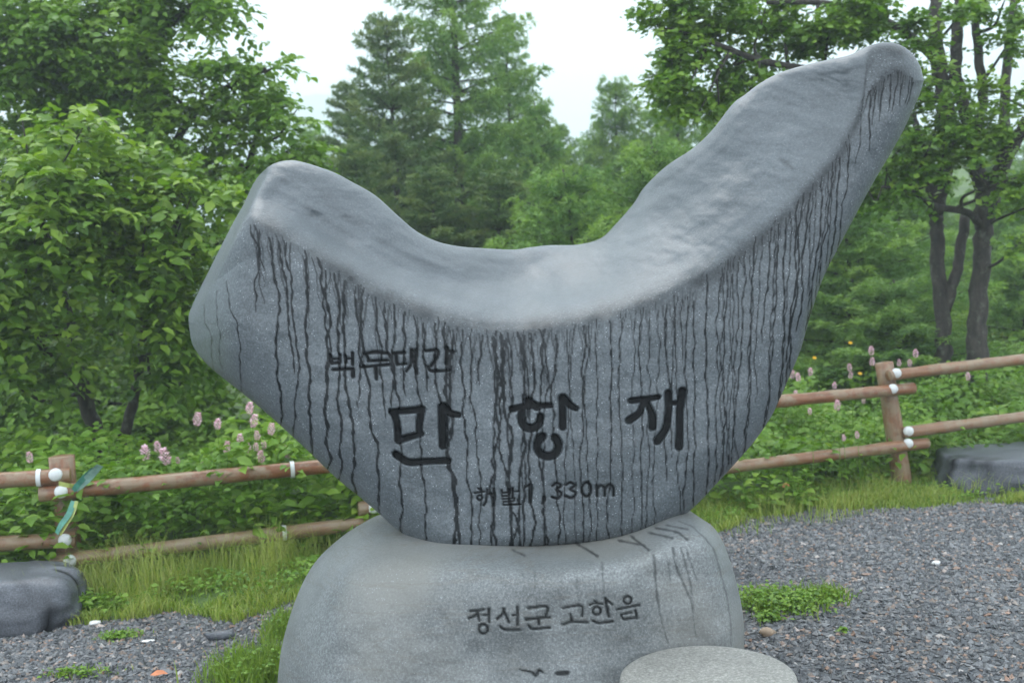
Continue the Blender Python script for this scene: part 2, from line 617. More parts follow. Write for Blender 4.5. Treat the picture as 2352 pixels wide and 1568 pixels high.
# main name, first syllable
letters(1250, 1330, 2.6133, [
    ([(822, 828), (1150, 800)], (30, 34)), ([(855, 850), (885, 950), (895, 1125)], (36, 36, 38)), ([(895, 1125), (1140, 1055)], (36, 28)),
    ([(1145, 800), (1118, 930), (1118, 1050)], (38, 36, 34)),
    ([(1358, 775), (1362, 1180)], (46, 42)), ([(1372, 765), (1440, 840), (1530, 860)], (34, 32, 28)),
    ([(872, 1270), (1000, 1350), (1160, 1345), (1420, 1335)], (38, 36, 32, 32))], 0.030)
# second and third syllables
letters(1950, 1450, 2.4889, [
    ([(405, 380), (490, 440)], 38), ([(240, 462), (400, 432), (625, 425)], (30, 30, 26)),
    ([(345, 450), (335, 560), (370, 630), (440, 652), (510, 610), (528, 535)], (36, 38, 40, 40, 38, 34)),
    ([(742, 350), (750, 640)], (38, 36)), ([(755, 345), (820, 420), (880, 455)], (36, 34, 28)),
    (ring(600, 825, 106, -48, 240, 18), 40),
    ([(1425, 378), (1560, 365), (1700, 342)], (28, 26, 24)), ([(1550, 390), (1510, 500), (1410, 572)], (26, 32, 38)),
    ([(1590, 405), (1638, 520), (1640, 640)], (28, 34, 38)),
    ([(1800, 305), (1798, 500), (1770, 660), (1690, 780)], (38, 36, 36, 38)), ([(1800, 405), (1930, 395)], 22),
    ([(1938, 285), (1915, 500), (1910, 700), (1905, 835)], (42, 36, 36, 40))], 0.030)
# small upper line
letters(1250, 1330, 2.6133, [
    ([(190, 240), (205, 320)], 15), ([(288, 232), (288, 312)], 14), ([(200, 278), (290, 272)], 9), ([(200, 322), (290, 312)], 12),
    ([(345, 245), (348, 318)], 12), ([(418, 215), (422, 335)], 15), ([(348, 275), (420, 268)], 9), ([(215, 388), (425, 378)], 13), ([(425, 380), (424, 455)], (16, 20)),
    ([(548, 226), (650, 205), (770, 215)], (13, 16, 12)), ([(562, 228), (592, 292)], 14), ([(580, 297), (790, 290)], 12), ([(510, 362), (800, 335)], (10, 14)), ([(660, 352), (668, 482)], 17),
    ([(850, 216), (965, 210)], 13), ([(875, 218), (882, 330)], 16), ([(880, 336), (980, 325)], 10), ([(1038, 185), (1032, 320), (980, 405)], (20, 17, 12)), ([(1085, 185), (1076, 320), (1090, 425)], (18, 17, 16)), ([(1035, 205), (1085, 205)], 12),
    ([(1180, 192), (1300, 186), (1305, 250), (1240, 350)], (11, 15, 16, 14)), ([(1405, 168), (1396, 330)], (20, 13)), ([(1405, 190), (1485, 200)], (15, 12)), ([(1205, 355), (1250, 400), (1430, 396)], (14, 15, 9))], 0.012, 1.2)
# altitude line
letters(1200, 1300, 1.4256, [
    ([(1018, 930), (1032, 940)], 5), ([(995, 956), (1052, 948)], 5), (ring(1025, 983, 14), 5), ([(1067, 935), (1062, 1000), (1048, 1025)], 6), ([(1106, 932), (1105, 1028)], 6), ([(1067, 962), (1105, 962)], 4),
    ([(1150, 940), (1152, 975)], 5), ([(1190, 935), (1190, 972)], 5), ([(1150, 956), (1190, 952)], 4), ([(1152, 975), (1190, 971)], 4), ([(1214, 928), (1212, 980)], 6), ([(1214, 948), (1248, 946)], 4),
    ([(1155, 990), (1222, 985)], 4), ([(1222, 985), (1220, 1002)], 4), ([(1220, 1002), (1160, 1006)], 4), ([(1160, 1006), (1158, 1024)], 4), ([(1158, 1024), (1258, 1020)], 4)], 0.010, 1.25)
letters(1950, 1450, 2.4889, [
    ([(372, 1240), (418, 1212)], 9), ([(420, 1212), (424, 1385)], (13, 16)), ([(560, 1345), (560, 1368), (542, 1405)], (17, 17, 8)),
    ([(645, 1225), (690, 1198), (730, 1225), (688, 1262), (738, 1300), (700, 1350), (640, 1335)], 11),
    ([(780, 1215), (825, 1192), (870, 1220), (825, 1258), (880, 1295), (840, 1345), (775, 1325)], 11),
    (np.stack([985 + 46 * np.cos(np.radians(np.linspace(0, 360, 16))), 1260 + 68 * np.sin(np.radians(np.linspace(0, 360, 16)))], 1), 12),
    ([(1085, 1225), (1092, 1325)], 13), ([(1088, 1260), (1125, 1222), (1160, 1245), (1166, 1322)], 12), ([(1166, 1260), (1205, 1215), (1248, 1235), (1252, 1320)], 13)], 0.010, 1.15)
# place name on the plinth
letters(1800, 2300, 2.767, [
    ([(220, 397), (378, 378)], 12), ([(305, 397), (275, 445), (205, 475)], 12), ([(305, 400), (325, 500)], 14), ([(365, 442), (430, 430)], 10), ([(432, 370), (436, 515)], 15), (ring(370, 590, 50), 14),
    ([(598, 370), (575, 435), (520, 480)], 12), ([(600, 400), (655, 520)], 13), ([(690, 440), (742, 434)], 10), ([(745, 350), (745, 550)], 14), ([(555, 566), (615, 600), (778, 600)], 13),
    ([(868, 360), (1075, 346), (1055, 455)], 13), ([(838, 487), (1108, 460)], 14), ([(980, 478), (985, 540)], 14), ([(868, 550), (915, 590), (1108, 576)], 13),
    ([(1250, 360), (1452, 335), (1462, 450)], 12), ([(1335, 430), (1346, 510)], 13), ([(1250, 542), (1350, 512), (1520, 520)], 13),
    ([(1600, 282), (1632, 305)], 11), ([(1540, 330), (1600, 308), (1692, 318)], 10), (ring(1625, 390, 44), 13), ([(1720, 258), (1756, 452)], 15), ([(1722, 262), (1798, 322)], 11), ([(1580, 500), (1645, 526), (1802, 508)], 13),
    (ring(1965, 272, 42), 12), ([(1845, 376), (2095, 326)], 13), ([(1890, 430), (1918, 484)], 12), ([(2052, 385), (2068, 472)], 14), ([(1895, 432), (2010, 408)], 10), ([(1918, 486), (2075, 464)], 12),
    ([(770, 1042), (900, 1070), (950, 1105), (985, 1050), (1035, 1075)], (6, 8, 14, 14, 6)), ([(1190, 1085), (1300, 1078)], 22)], 0.013)

RIDGE = smooth_curve([(500, 545), (560, 503), (600, 500), (700, 553), (850, 648), (1000, 710), (1150, 742), (1300, 724), (1500, 674), (1650, 602),
                      (1800, 482), (1900, 375), (1955, 290), (1980, 225), (1988, 165), (1994, 125), (2015, 104), (2060, 100), (2125, 100)], 8)


def ridge_y(x):
    return np.interp(x, RIDGE[:, 0], RIDGE[:, 1])


def lean(x):
    return np.interp(x, [450, 600, 900, 1200, 1600, 1850, 2100], [0.24, 0.06, 0.055, 0.012, -0.015, -0.06, -0.12])


def run_path(x, y0, y1, jit=1.0, tgt=None):
    ys = np.arange(y0, y1, 6.0)
    if len(ys) < 3: return None
    xs, v = [x], 0.0
    for k in range(1, len(ys)):
        v = v * 0.45 + random.gauss(0, 1.45) * jit - 0.10 * (xs[-1] - x - lean(x) * 6 * k) * (0.12 if tgt is None else 0)
        nxt = xs[-1] + lean(xs[-1]) * 6 + v
        if tgt is not None:
            tx = np.interp(ys[k], tgt[1], tgt[0])
            nxt += (tx - nxt) * 0.10
        xs.append(nxt)
    return np.array(xs), ys


# main runs: (x at the ridge, end y or 0 for the lower edge, width)
runs = [(575, 720, 2.6), (596, 620, 3.0), (470, 900, 1.3), (498, 850, 1.4), (520, 920, 1.8), (618, 1060, 3.2), (640, 860, 3.0), (658, 1020, 2.6),
        (700, 0, 3.6), (728, 0, 3.6), (748, 1010, 2.6), (768, 0, 3.4), (792, 0, 3.8), (818, 940, 2.8), (836, 0, 3.4), (862, 960, 3.0), (884, 950, 3.2), (905, 0, 3.2), (930, 910, 3.4), (950, 0, 2.8), (972, 900, 3.6),
        (1000, 1000, 3.2), (1022, 0, 4.6), (1040, 0, 4.0), (1062, 0, 2.8)]
x = 1084.0
while x < 1960:
    runs.append((x, 0 if random.random() < 0.72 else random.uniform(ridge_y(x) + 120, 1180), random.uniform(2.0, 3.8)))
    x += random.choice([9, 12, 15, 20, 24, 30] if x < 1650 else [7, 9, 11, 14, 19]) * random.uniform(0.8, 1.15)
runs += [(2000, 350, 3.2), (2014, 290, 2.8), (2032, 280, 3.4), (2045, 260, 3.6), (2060, 260, 3.2), (2076, 250, 3.0), (2090, 240, 2.6), (1985, 380, 2.2)]
for (x, ye, w) in runs:
    y0 = ridge_y(x) + (random.uniform(20, 42) if x < 1600 else random.uniform(6, 26))
    if x < 560: y0 = 600 + (560 - x) * 1.1
    if x > 1980: y0 = 160 + abs(x - 2060) * 0.8
    p = run_path(x, y0, ye if ye else 1275, 0.8 if x < 1300 else 0.55)
    w *= 0.82 if x > 1300 else 1.18
    if p is None: continue
    xs, ys = p
    n = len(xs)
    rad = w * (0.80 + 0.42 * np.sin(np.arange(n) * 1.1 + x) * np.random.default_rng(int(x)).random(n)) * np.interp(np.arange(n), [0, 4, n - 6 if n > 12 else n - 2, n - 1], [0.8, 1, 0.9, 0.4 if ye else 1.0])
    val = np.clip(0.80 + 0.08 * w, 0, 1.0)
    stamp(wetm, np.stack([xs, ys], 1), rad, 1.6, val)
    if x > 560:
        for s in range(random.choice([2, 3, 4]) if x < 1350 else random.choice([1, 1, 2])):        # short feeders joining under the ridge
            xx = x + random.choice([-1, 1]) * random.uniform(4, 13)
            L = random.uniform(35, 190 if x < 1300 else 90)
            yy0 = ridge_y(xx) + (random.uniform(16, 38) if x < 1600 else random.uniform(6, 20))
            if x > 1980: yy0, L = 160 + abs(xx - 2060) * 0.8, random.uniform(20, 60)
            q = run_path(xx, yy0, yy0 + L, 0.7, (xs, ys))
            if q is not None:
                m = len(q[0])
                stamp(wetm, np.stack(q, 1), np.linspace(2.6, 1.1, m) * random.uniform(0.6, 1.0), 1.8, random.uniform(0.6, 0.95))
# damp fringe right under the ridge
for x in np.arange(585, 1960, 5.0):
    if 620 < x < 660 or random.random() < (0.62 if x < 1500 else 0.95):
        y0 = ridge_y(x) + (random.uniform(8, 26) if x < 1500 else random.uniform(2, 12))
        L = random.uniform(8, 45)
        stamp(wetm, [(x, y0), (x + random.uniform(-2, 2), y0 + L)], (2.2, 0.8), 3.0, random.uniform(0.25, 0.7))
for x in np.arange(2005, 2100, 5.0):
    y0 = 150 + abs(x - 2060) * 0.7 + random.uniform(0, 12)
    stamp(wetm, [(x, y0), (x - 3, y0 + random.uniform(15, 60))], (3.2, 1.2), 3.5, random.uniform(0.5, 0.9))
# runs and streaks on the plinth
wet2 = np.zeros((SHH, SHW), np.float32)
for pts, r, v in [([(1178, 1262), (1205, 1275)], 2.6, .9), ([(1200, 1310), (1203, 1400)], 1.5, .5), ([(1228, 1310), (1235, 1415)], 3.0, .45), ([(1322, 1245), (1372, 1276)], 3.6, .9),
                  ([(1325, 1330), (1332, 1400)], 4.5, .45), ([(1383, 1290), (1392, 1400)], 2.6, .6), ([(1420, 1240), (1480, 1252)], 3.0, .9), ([(1450, 1230), (1490, 1262)], 3.2, .9),
                  ([(1500, 1275), (1515, 1380), (1538, 1475)], (4.2, 3.4, 2.0), .75), ([(1545, 1258), (1560, 1320), (1582, 1380), (1595, 1465)], (3, 3, 2.6, 1.6), .75),
                  ([(1562, 1258), (1590, 1340), (1598, 1400)], (3, 2.4, 1.6), .7), ([(1578, 1262), (1600, 1330)], 2.4, .6), ([(1535, 1290), (1540, 1330)], 2.4, .5),
                  ([(1505, 1212), (1560, 1222), (1582, 1238)], 3.0, .9), ([(1530, 1205), (1580, 1215)], 2.2, .85), ([(1490, 1222), (1545, 1235)], 3.0, .85), ([(1560, 1196), (1600, 1215), (1640, 1260), (1660, 1330), (1672, 1390), (1680, 1480)], (1.3, 1.5, 2, 2, 1.6, 1), .7),
                  ([(1240, 1450), (1245, 1475)], 5, .25), ([(1560, 1480), (1562, 1568)], 7, .3), ([(1420, 1445), (1425, 1500)], 5, .2)]:
    pts = smooth_curve(pts, 8)
    pts[:, 0] += np.cumsum(np.random.default_rng(len(pts)).normal(0, 0.9, len(pts)))
    r = np.interp(np.linspace(0, 1, len(pts)), np.linspace(0, 1, max(2, np.size(r))), np.broadcast_to(np.asarray(r, float).ravel() if np.size(r) > 1 else [r, r], (max(2, np.size(r)),)))
    stamp(wet2, pts, r * np.random.default_rng(len(pts) + 3).uniform(0.5, 1.15, len(pts)), 3.4, v * 0.9)


stamp(wetm, [(1792, 366), (1806, 374), (1822, 388)], (4, 7, 3), 8.0, 0.45)
yy, xx = np.mgrid[0:SHH, 0:SHW]
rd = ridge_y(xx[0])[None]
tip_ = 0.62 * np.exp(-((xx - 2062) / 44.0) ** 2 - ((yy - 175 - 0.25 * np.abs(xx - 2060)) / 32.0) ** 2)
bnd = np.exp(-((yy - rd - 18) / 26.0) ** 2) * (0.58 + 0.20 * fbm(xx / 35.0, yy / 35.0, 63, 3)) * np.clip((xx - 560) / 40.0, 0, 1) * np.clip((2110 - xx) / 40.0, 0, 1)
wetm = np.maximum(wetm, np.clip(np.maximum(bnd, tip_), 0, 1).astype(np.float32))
damp = 0.20 * np.clip(0.5 + 0.9 * fbm(xx / 120.0, yy / 95.0, 61, 4), 0, 1) * np.clip((yy - 1310 - 0.0006 * (xx - 1250) ** 2) / 40.0, 0, 1) * np.clip((xx - 980) / 220.0, 0, 1) * np.clip((1690 - xx) / 60.0, 0, 1)
wet2 = np.maximum(wet2, damp.astype(np.float32))
del xx, yy


def sample(arr, X, Y):
    X, Y = np.clip(X, 0, SHW - 1.01), np.clip(Y, 0, SHH - 1.01)
    xi, yi = X.astype(int), Y.astype(int)
    fx, fy = X - xi, Y - yi
    return (arr[yi, xi] * (1 - fx) + arr[yi, xi + 1] * fx) * (1 - fy) + (arr[yi + 1, xi] * (1 - fx) + arr[yi + 1, xi + 1] * fx) * fy


def boulder(name, topc, botc, x0, x1, NU, NV, NB, front, thick, mat, parent, wet_arr, rid):
    """closed body: carved front sheet whose rim runs round to a back sheet"""
    u = np.linspace(0, 1, NU)
    u = 0.62 * u + 0.38 * (1 - np.cos(np.pi * u)) / 2
    PX = x0 + (x1 - x0) * u
    T_, B_ = np.interp(PX, topc[:, 0], topc[:, 1]), np.interp(PX, botc[:, 0], botc[:, 1])

    def sheet(nv):
        v = np.linspace(0, 1, nv)
        v = 0.72 * v + 0.28 * (1 - np.cos(np.pi * v)) / 2
        return np.broadcast_to(PX[None], (nv, NU)).copy(), T_[None] + (B_ - T_)[None] * v[:, None]
    X, Y = sheet(NV)
    F, e = front(X, Y)
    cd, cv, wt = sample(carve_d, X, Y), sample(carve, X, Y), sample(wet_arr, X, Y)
    upa = np.clip((rid(X) - Y) / 40.0 + 0.3, 0, 1)
    V1 = at(X, Y, F + cd)
    X2, Y2 = sheet(NB)
    F2, e2 = front(X2, Y2)
    V2 = at(X2, Y2, F2)
    V2[..., 1] += thick(X2, Y2, F2, e2)
    # shared rim rows
    n1 = NV * NU
    V2i = V2[1:-1].reshape(-1, 3)
    i = (np.arange(NV - 1)[:, None] * NU + np.arange(NU - 1)[None]).ravel()
    q1 = np.stack([i, i + NU, i + NU + 1, i + 1], 1)
    idx = np.zeros((NB, NU), int)
    idx[0] = np.arange(NU)
    idx[-1] = (NV - 1) * NU + np.arange(NU)
    idx[1:-1] = n1 + np.arange((NB - 2) * NU).reshape(NB - 2, NU)
    a, b, c, d = idx[:-1, :-1].ravel(), idx[1:, :-1].ravel(), idx[1:, 1:].ravel(), idx[:-1, 1:].ravel()
    q2 = np.stack([a, d, c, b], 1)
    V = np.vstack([V1.reshape(-1, 3), V2i])
    z = np.zeros(len(V2i))
    return obj(name, V, [q1, q2], mat, parent, {'wet': np.concatenate([wt.ravel(), z]), 'carved': np.concatenate([cv.ravel(), z]), 'upper': np.concatenate([upa.ravel(), z])})


def softplus(s, k):
    return np.where(s > 8 * k, s, k * np.log1p(np.exp(np.clip(s / k, -30, 30))))


PXM = 3.5 / FPX
# --- upper stone outline
top_pts = smooth_curve([(433, 740), (434, 722), (450, 682), (488, 605), (530, 522), (560, 468), (583, 420), (602, 396), (625, 378), (655, 369), (690, 371), (762, 394), (805, 416), (862, 449), (910, 492), (955, 530), (1000, 553), (1050, 565), (1110, 570),
                        (1180, 573), (1215, 568), (1265, 563), (1325, 562), (1378, 548), (1412, 517), (1455, 468), (1480, 430), (1530, 382), (1590, 342), (1635, 300), (1682, 240), (1712, 217), (1748, 190), (1790, 168), (1840, 152), (1890, 140), (1950, 127),
                        (1985, 110), (2020, 99), (2052, 99), (2080, 110), (2102, 132), (2115, 156), (2122, 185)], 6)
bot_pts = smooth_curve([(433, 740), (440, 785), (455, 812), (475, 836), (505, 862), (560, 905), (620, 955), (700, 1028), (770, 1095), (825, 1140), (870, 1178), (905, 1210), (940, 1234), (975, 1254), (1010, 1264), (1060, 1268), (1120, 1265), (1300, 1250),
                        (1400, 1242), (1460, 1230), (1500, 1218), (1530, 1207), (1562, 1190), (1600, 1158), (1642, 1114), (1690, 1062), (1735, 1010), (1775, 950), (1800, 895), (1822, 845), (1840, 800), (1860, 730), (1890, 640), (1925, 570), (1962, 500),
                        (2000, 430), (2040, 362), (2075, 300), (2100, 245), (2112, 218), (2122, 185)], 6)
top_pts[:, 0] = np.maximum.accumulate(top_pts[:, 0])
bot_pts[:, 0] = np.maximum.accumulate(bot_pts[:, 0])
outline = np.vstack([top_pts[::2], bot_pts[::-2]])


def sinterp(X, xs, ys, sig=45.0):
    g_ = np.arange(300.0, 2400.0, 5.0)
    v = np.interp(g_, xs, ys)
    k_ = np.exp(-0.5 * (np.arange(-40, 41) * 5.0 / sig) ** 2)
    v = np.convolve(np.pad(v, 40, mode='edge'), k_ / k_.sum(), 'valid')
    return np.interp(X, g_, v)


def stone_front(X, Y):
    e = polydist(X, Y, outline, True) * PXM
    d = polydist(X, Y, RIDGE) * PXM
    s = np.where(Y < ridge_y(X), d, -d)
    s = s + 0.010 + 0.004 * fbm(X / 90, Y / 90, 31, 2)
    k = sinterp(X, [600, 1100, 1300, 1800, 2100], [0.030, 0.030, 0.032, 0.016, 0.02])
    sp = softplus(s, k)
    m1 = sinterp(X, [430, 600, 800, 1000, 1150, 1350, 1500, 1700, 1950, 2050, 2120], [0.9, 3.0, 3.2, 2.8, 2.9, 3.3, 1.7, 0.80, 0.75, 0.8, 0.6])
    m2 = sinterp(X, [430, 600, 800, 1000, 1150, 1350, 1500, 1700, 1950, 2050, 2120], [0.8, 0.60, 0.70, 1.1, 2.2, 3.2, 1.5, 0.72, 0.65, 0.6, 0.5])
    brk = sinterp(X, [600, 900, 1200], [0.055, 0.085, 0.16])
    off = m1 * sp + (m2 - m1) * softplus(sp - brk, 0.016)
    up = np.clip(s / 0.08, 0, 1)
    # hollows of the dressed upper faces
    und = sinterp(X, [1350, 1600], [1.0, 0.22]) * 0.026 * fbm(X / 190 + Y / 260, Y / 120 - X / 500, 8, 2) + 0.0035 * fbm(X / 60 + Y / 60, Y / 26 - X / 70, 9, 3)
    und = und + 0.014 * fbm(X / 330 + 5, s / 0.085, 41, 3) * sinterp(X, [1400, 1800], [1.0, 0.30])
    groove = -0.055 * np.exp(-((X - 1962 - 0.10 * (Y - 200)) / 26.0) ** 2) * np.exp(-((Y - 215) / 95.0) ** 2)
    dip = 0.05 * np.exp(-((X - 1230) / 190) ** 2 - ((Y - 640) / 45) ** 2)
    low = 0.012 * fbm(X / 260, Y / 260, 77, 3) + 0.0025 * fbm(X / 40, Y / 40, 78, 3)
    F = 3.47 + 0.16 * ((X - 1230) / 900) ** 2 + off + up * (und + dip) + low
    # turn to the left end
    F = F + 0.28 * np.clip((560 - X) / 130, 0, 1) ** 2
    side = np.clip((np.interp(Y, [400, 440, 540, 640, 700, 760], [612, 592, 541, 487, 458, 440]) - X) / 22, -0.5, 3)      # flank turned away at the left end
    F = F + 0.30 * softplus(side, 0.12) * np.clip((740 - Y) / 90, 0, 1)
    rr = sinterp(X, [430, 560, 640, 900, 1050, 1500, 1700, 2000, 2122], [0.10, 0.10, 0.05, 0.045, 0.035, 0.035, 0.04, 0.055, 0.07])
    lowe = np.clip((Y - ridge_y(X)) * PXM / 0.15, 0, 1)
    rr = rr + lowe * sinterp(X, [430, 600, 900, 1020, 1450, 1560, 1700, 1900], [0.10, 0.15, 0.11, 0.02, 0.02, 0.10, 0.08, 0.03])
    q = np.clip(1 - e / rr, 0, 1)
    F = F + rr * 0.9 * (1 - np.sqrt(np.clip(1 - q * q, 0, 1)))
    return F, e


def stone_thick(X, Y, F, e):
    T = np.clip(3.47 + 0.82 - F, 0.16, 0.62)
    low = np.clip((Y - 1000) / 250, 0, 1)
    T = T * (1 - 0.25 * low)
    q = np.clip(1 - e / 0.16, 0, 1)
    return T * np.sqrt(np.clip(1 - q * q, 0, 1)) * (1 + 0.06 * fbm(X / 140, Y / 140, 55, 2))


stone_loc = at(1270, 1240, 3.6)
boulder_o = empty('monument_stone', stone_loc, 'big dark grey crescent boulder with carved Korean name and black water runs', 'monument')
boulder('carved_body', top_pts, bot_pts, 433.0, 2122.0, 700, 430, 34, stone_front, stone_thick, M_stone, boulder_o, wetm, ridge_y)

# --- plinth
ptop = smooth_curve([(634, 1850), (634, 1640), (638, 1560), (646, 1490), (664, 1420), (692, 1345), (728, 1285), (775, 1240), (820, 1208), (862, 1190), (910, 1178), (1000, 1168), (1200, 1160), (1400, 1160), (1500, 1168), (1550, 1178), (1595, 1186), (1632, 1204),
                     (1658, 1238), (1678, 1290), (1694, 1345), (1705, 1400), (1710, 1450), (1708, 1480), (1712, 1600), (1716, 1850)], 6)
ptop[:, 0] = np.maximum.accumulate(ptop[:, 0])
pbot = np.array([(634, 1850.5), (1716, 1850.5)])
PR = smooth_curve([(600, 1640), (650, 1520), (712, 1400), (800, 1320), (900, 1298), (1000, 1296), (1200, 1312), (1330, 1308), (1450, 1284), (1545, 1248), (1605, 1240), (1650, 1290), (1680, 1400), (1700, 1560), (1760, 1800)], 8)
pout = np.vstack([ptop[::2]])


def pridge(x):
    return np.interp(x, PR[:, 0], PR[:, 1])


def plinth_front(X, Y):
    e = polydist(X, Y, pout) * PXM * 0.95
    d = polydist(X, Y, PR) * PXM * 0.95
    s = np.where(Y < pridge(X), d, -d)
    k = np.interp(X, [640, 900, 1300, 1500, 1700], [0.075, 0.05, 0.016, 0.014, 0.03])
    m = np.interp(X, [634, 700, 900, 1200, 1500, 1600, 1700], [1.2, 2.0, 3.2, 3.6, 3.4, 2.6, 1.2])
    off = m * softplus(s, k)
    F = 3.20 + 0.10 * ((X - 1250) / 480) ** 2 + off - 0.10 * np.clip((Y - 1320) / 400, 0, 1)
    F = F + 0.030 * np.exp(-((Y - 1500 + 0.1 * (X - 1200)) / 70) ** 2) * np.exp(-((X - 1330) / 230) ** 2)
    F = F + 0.012 * fbm(X / 150, Y / 150, 91, 3) + 0.0015 * fbm(X / 30, Y / 30, 92, 3)
    rr = np.interp(X, [634, 750, 900, 1500, 1650, 1716], [0.30, 0.22, 0.10, 0.07, 0.10, 0.10])
    q = np.clip(1 - e / rr, 0, 1)
    return F + rr * 0.9 * (1 - np.sqrt(np.clip(1 - q * q, 0, 1))), e


def plinth_thick(X, Y, F, e):
    T = np.clip(4.25 - F, 0.12, 0.95)
    q = np.clip(1 - e / 0.25, 0, 1)
    return T * np.sqrt(np.clip(1 - q * q, 0, 1))


pl_o = empty('plinth_boulder', (0.0, 3.5, 0.0), 'rounded pale grey boulder with small carved line, carrying the crescent stone', 'plinth')
boulder('carved_body', ptop, pbot, 634.0, 1716.0, 380, 300, 20, plinth_front, plinth_thick, M_base, pl_o, wet2, pridge)

# --- round granite seat in front
sc_ = at(1625, 1546, 2.93)
zt = float(sc_[2])
mb = MB()
rs = 0.262
mb.lathe([(0.0, zt + .001), (0.08, zt + .001), (0.16, zt), (rs - 0.03, zt - 0.001), (rs - 0.012, zt - 0.004), (rs - 0.003, zt - 0.011), (rs, zt - 0.024), (rs + 0.002, zt - 0.12), (rs - 0.004, zt - 0.28), (rs - 0.02, -0.05)],
         (sc_[0], sc_[1], 0), 96, lambda a: 1 + 0.008 * np.sin(2 * a + 1) + 0.005 * np.sin(5 * a))
o = mb.build('round_seat', M_seat)
tag(o, 'low round pale granite seat standing in front of the plinth', 'seat')


# --- dark boulders at the sides
def rock(name, c, size, label, seed, flat=0.0, squ=2.4):
    n, m = 64, 40
    th = np.linspace(0, 2 * np.pi, n, endpoint=False)
    ph = np.linspace(-np.pi / 2, np.pi / 2, m)
    TH, PH = np.meshgrid(th, ph)
    cx, cy, cz = np.cos(PH) * np.cos(TH), np.cos(PH) * np.sin(TH), np.sin(PH)
    r = (np.abs(cx) ** squ + np.abs(cy) ** squ + np.abs(cz) ** squ) ** (-1 / squ)
    nn = fbm(TH * 1.6 + seed, PH * 2.2, seed, 4) * np.cos(PH)
    w = np.minimum(TH, 2 * np.pi - TH) / 0.5
    nn = nn * np.clip(w, 0, 1)
    r = r * (1 + 0.10 * nn)
    st = fbm(np.cos(TH) * 3 + 9, np.sin(TH) * 3 + PH * 0.5, seed + 8, 3)
    r = r * (1 + 0.035 * np.round(st * 3) / 3 * np.cos(PH)) * (1 + 0.012 * fbm(np.cos(TH) * 9 + 9, np.sin(TH) * 9 + PH * 3, seed + 9, 3))
    V = np.stack([cx * r * size[0], cy * r * size[1], cz * r * size[2]], -1)
    zt_ = size[2] * (1 - flat)
    V[..., 2] = np.where(V[..., 2] > zt_, zt_ + (V[..., 2] - zt_) * 0.15, V[..., 2])
    V = V.reshape(-1, 3) + np.asarray(c)
    i = (np.arange(m - 1)[:, None] * n)
    j = np.arange(n)[None]
    q = np.stack([i + j, i + (j + 1) % n, i + n + (j + 1) % n, i + n + j], -1).reshape(-1, 4)
    wet = np.clip(fbm(TH * 6, PH * 0.7, seed + 5, 2) * 1.3 - 0.2, 0, 1).ravel()
    o = obj(name, V, [q], M_rock, None, {'wet': wet * (PH.ravel() < 0.9), 'carved': wet * 0})
    return tag(o, label, 'rock')


gL = ground_at(-10, 1462)
rock('side_boulder', (gL[0] - 0.20, gL[1] + 0.24, 0.06), (0.53, 0.28, 0.22), 'dark wet boulder at the left edge, on gravel below the fence', 4, 0.06, 4.5)
gR = ground_at(2320, 1135)
rock('side_boulder', (gR[0] + 0.24, gR[1] + 0.35, 0.02), (0.56, 0.42, 0.29), 'flat topped grey block at the right edge, standing in grass', 9, 0.25, 5.0)

# ------------------------------------------------------------------ fence
fx0, fx1 = 145.0, 2045.0
D_A, D_B = 5.55, 7.15


def fd(px):
    t = (px - fx0) / (fx1 - fx0)
    return 1 / (1 / D_A + (1 / D_B - 1 / D_A) * t)


fence = empty('wooden_rail_fence', (0, 7, 0), 'low brown log fence with lapped rails and white end caps running behind the monument', 'fence')


def log(name, pts, r, wear, sides=14):
    pts = np.asarray(pts, float)
    n = max(4, int(np.linalg.norm(pts[-1] - pts[0]) / 0.12))
    t = np.linspace(0, 1, n)[:, None]
    L = pts[0] * (1 - t) + pts[-1] * t
    d = (pts[-1] - pts[0]) / np.linalg.norm(pts[-1] - pts[0])
    L = np.vstack([L[0] - d * 0.0, L[0] + d * 0.004, L[1:-1], L[-1] - d * 0.004, L[-1]])
    rad = r * (1 + 0.04 * np.random.default_rng(int(wear * 1000)).normal(0, 1, len(L)))
    rad[0] = rad[-1] = r * 0.86
    # build along local z so that the grain follows the log
    length = np.linalg.norm(pts[-1] - pts[0])
    z = np.concatenate([[0, 0.004], np.linspace(0, length, n)[1:-1], [length - 0.004, length]])
    mb = MB()
    mb.tube(np.stack([z * 0, z * 0, z], 1), rad, sides, True, wear)
    o = mb.build(name, M_fence, None)
    q = Vector((0, 0, 1)).rotation_difference(Vector(d))
    o.rotation_mode = 'QUATERNION'
    o.rotation_quaternion = q
    o.location = Vector(pts[0])
    o.parent = fence
    o.matrix_parent_inverse = Matrix.Translation(fence.location).inverted()
    return o


def dome(name, c, n, r, parent):
    """white end cap: a shallow dome facing n, given in world space"""
    prof = np.array([(math.sin(a) * r, math.cos(a) * r * 0.55) for a in np.linspace(0, math.pi / 2, 6)] + [(r, -0.012)])
    mb = MB()
    mb.lathe(prof, (0, 0, 0), 18)
    V = np.vstack(mb.V)
    q = np.array(Vector((0, 0, 1)).rotation_difference(Vector([float(k) for k in n])).to_matrix())
    V = V @ q.T + np.asarray(c)
    o = bpy.data.objects.new(name, mesh_data(name, V, [np.vstack(mb.P[4])], M_cap))
    COL.objects.link(o)
    o.parent = parent
    mw = Matrix.Translation(fence.location) @ Matrix.Translation(fence.location).inverted() @ Matrix.Translation(parent.location) @ parent.rotation_quaternion.to_matrix().to_4x4()
    o.matrix_parent_inverse = mw.inverted()
    return o


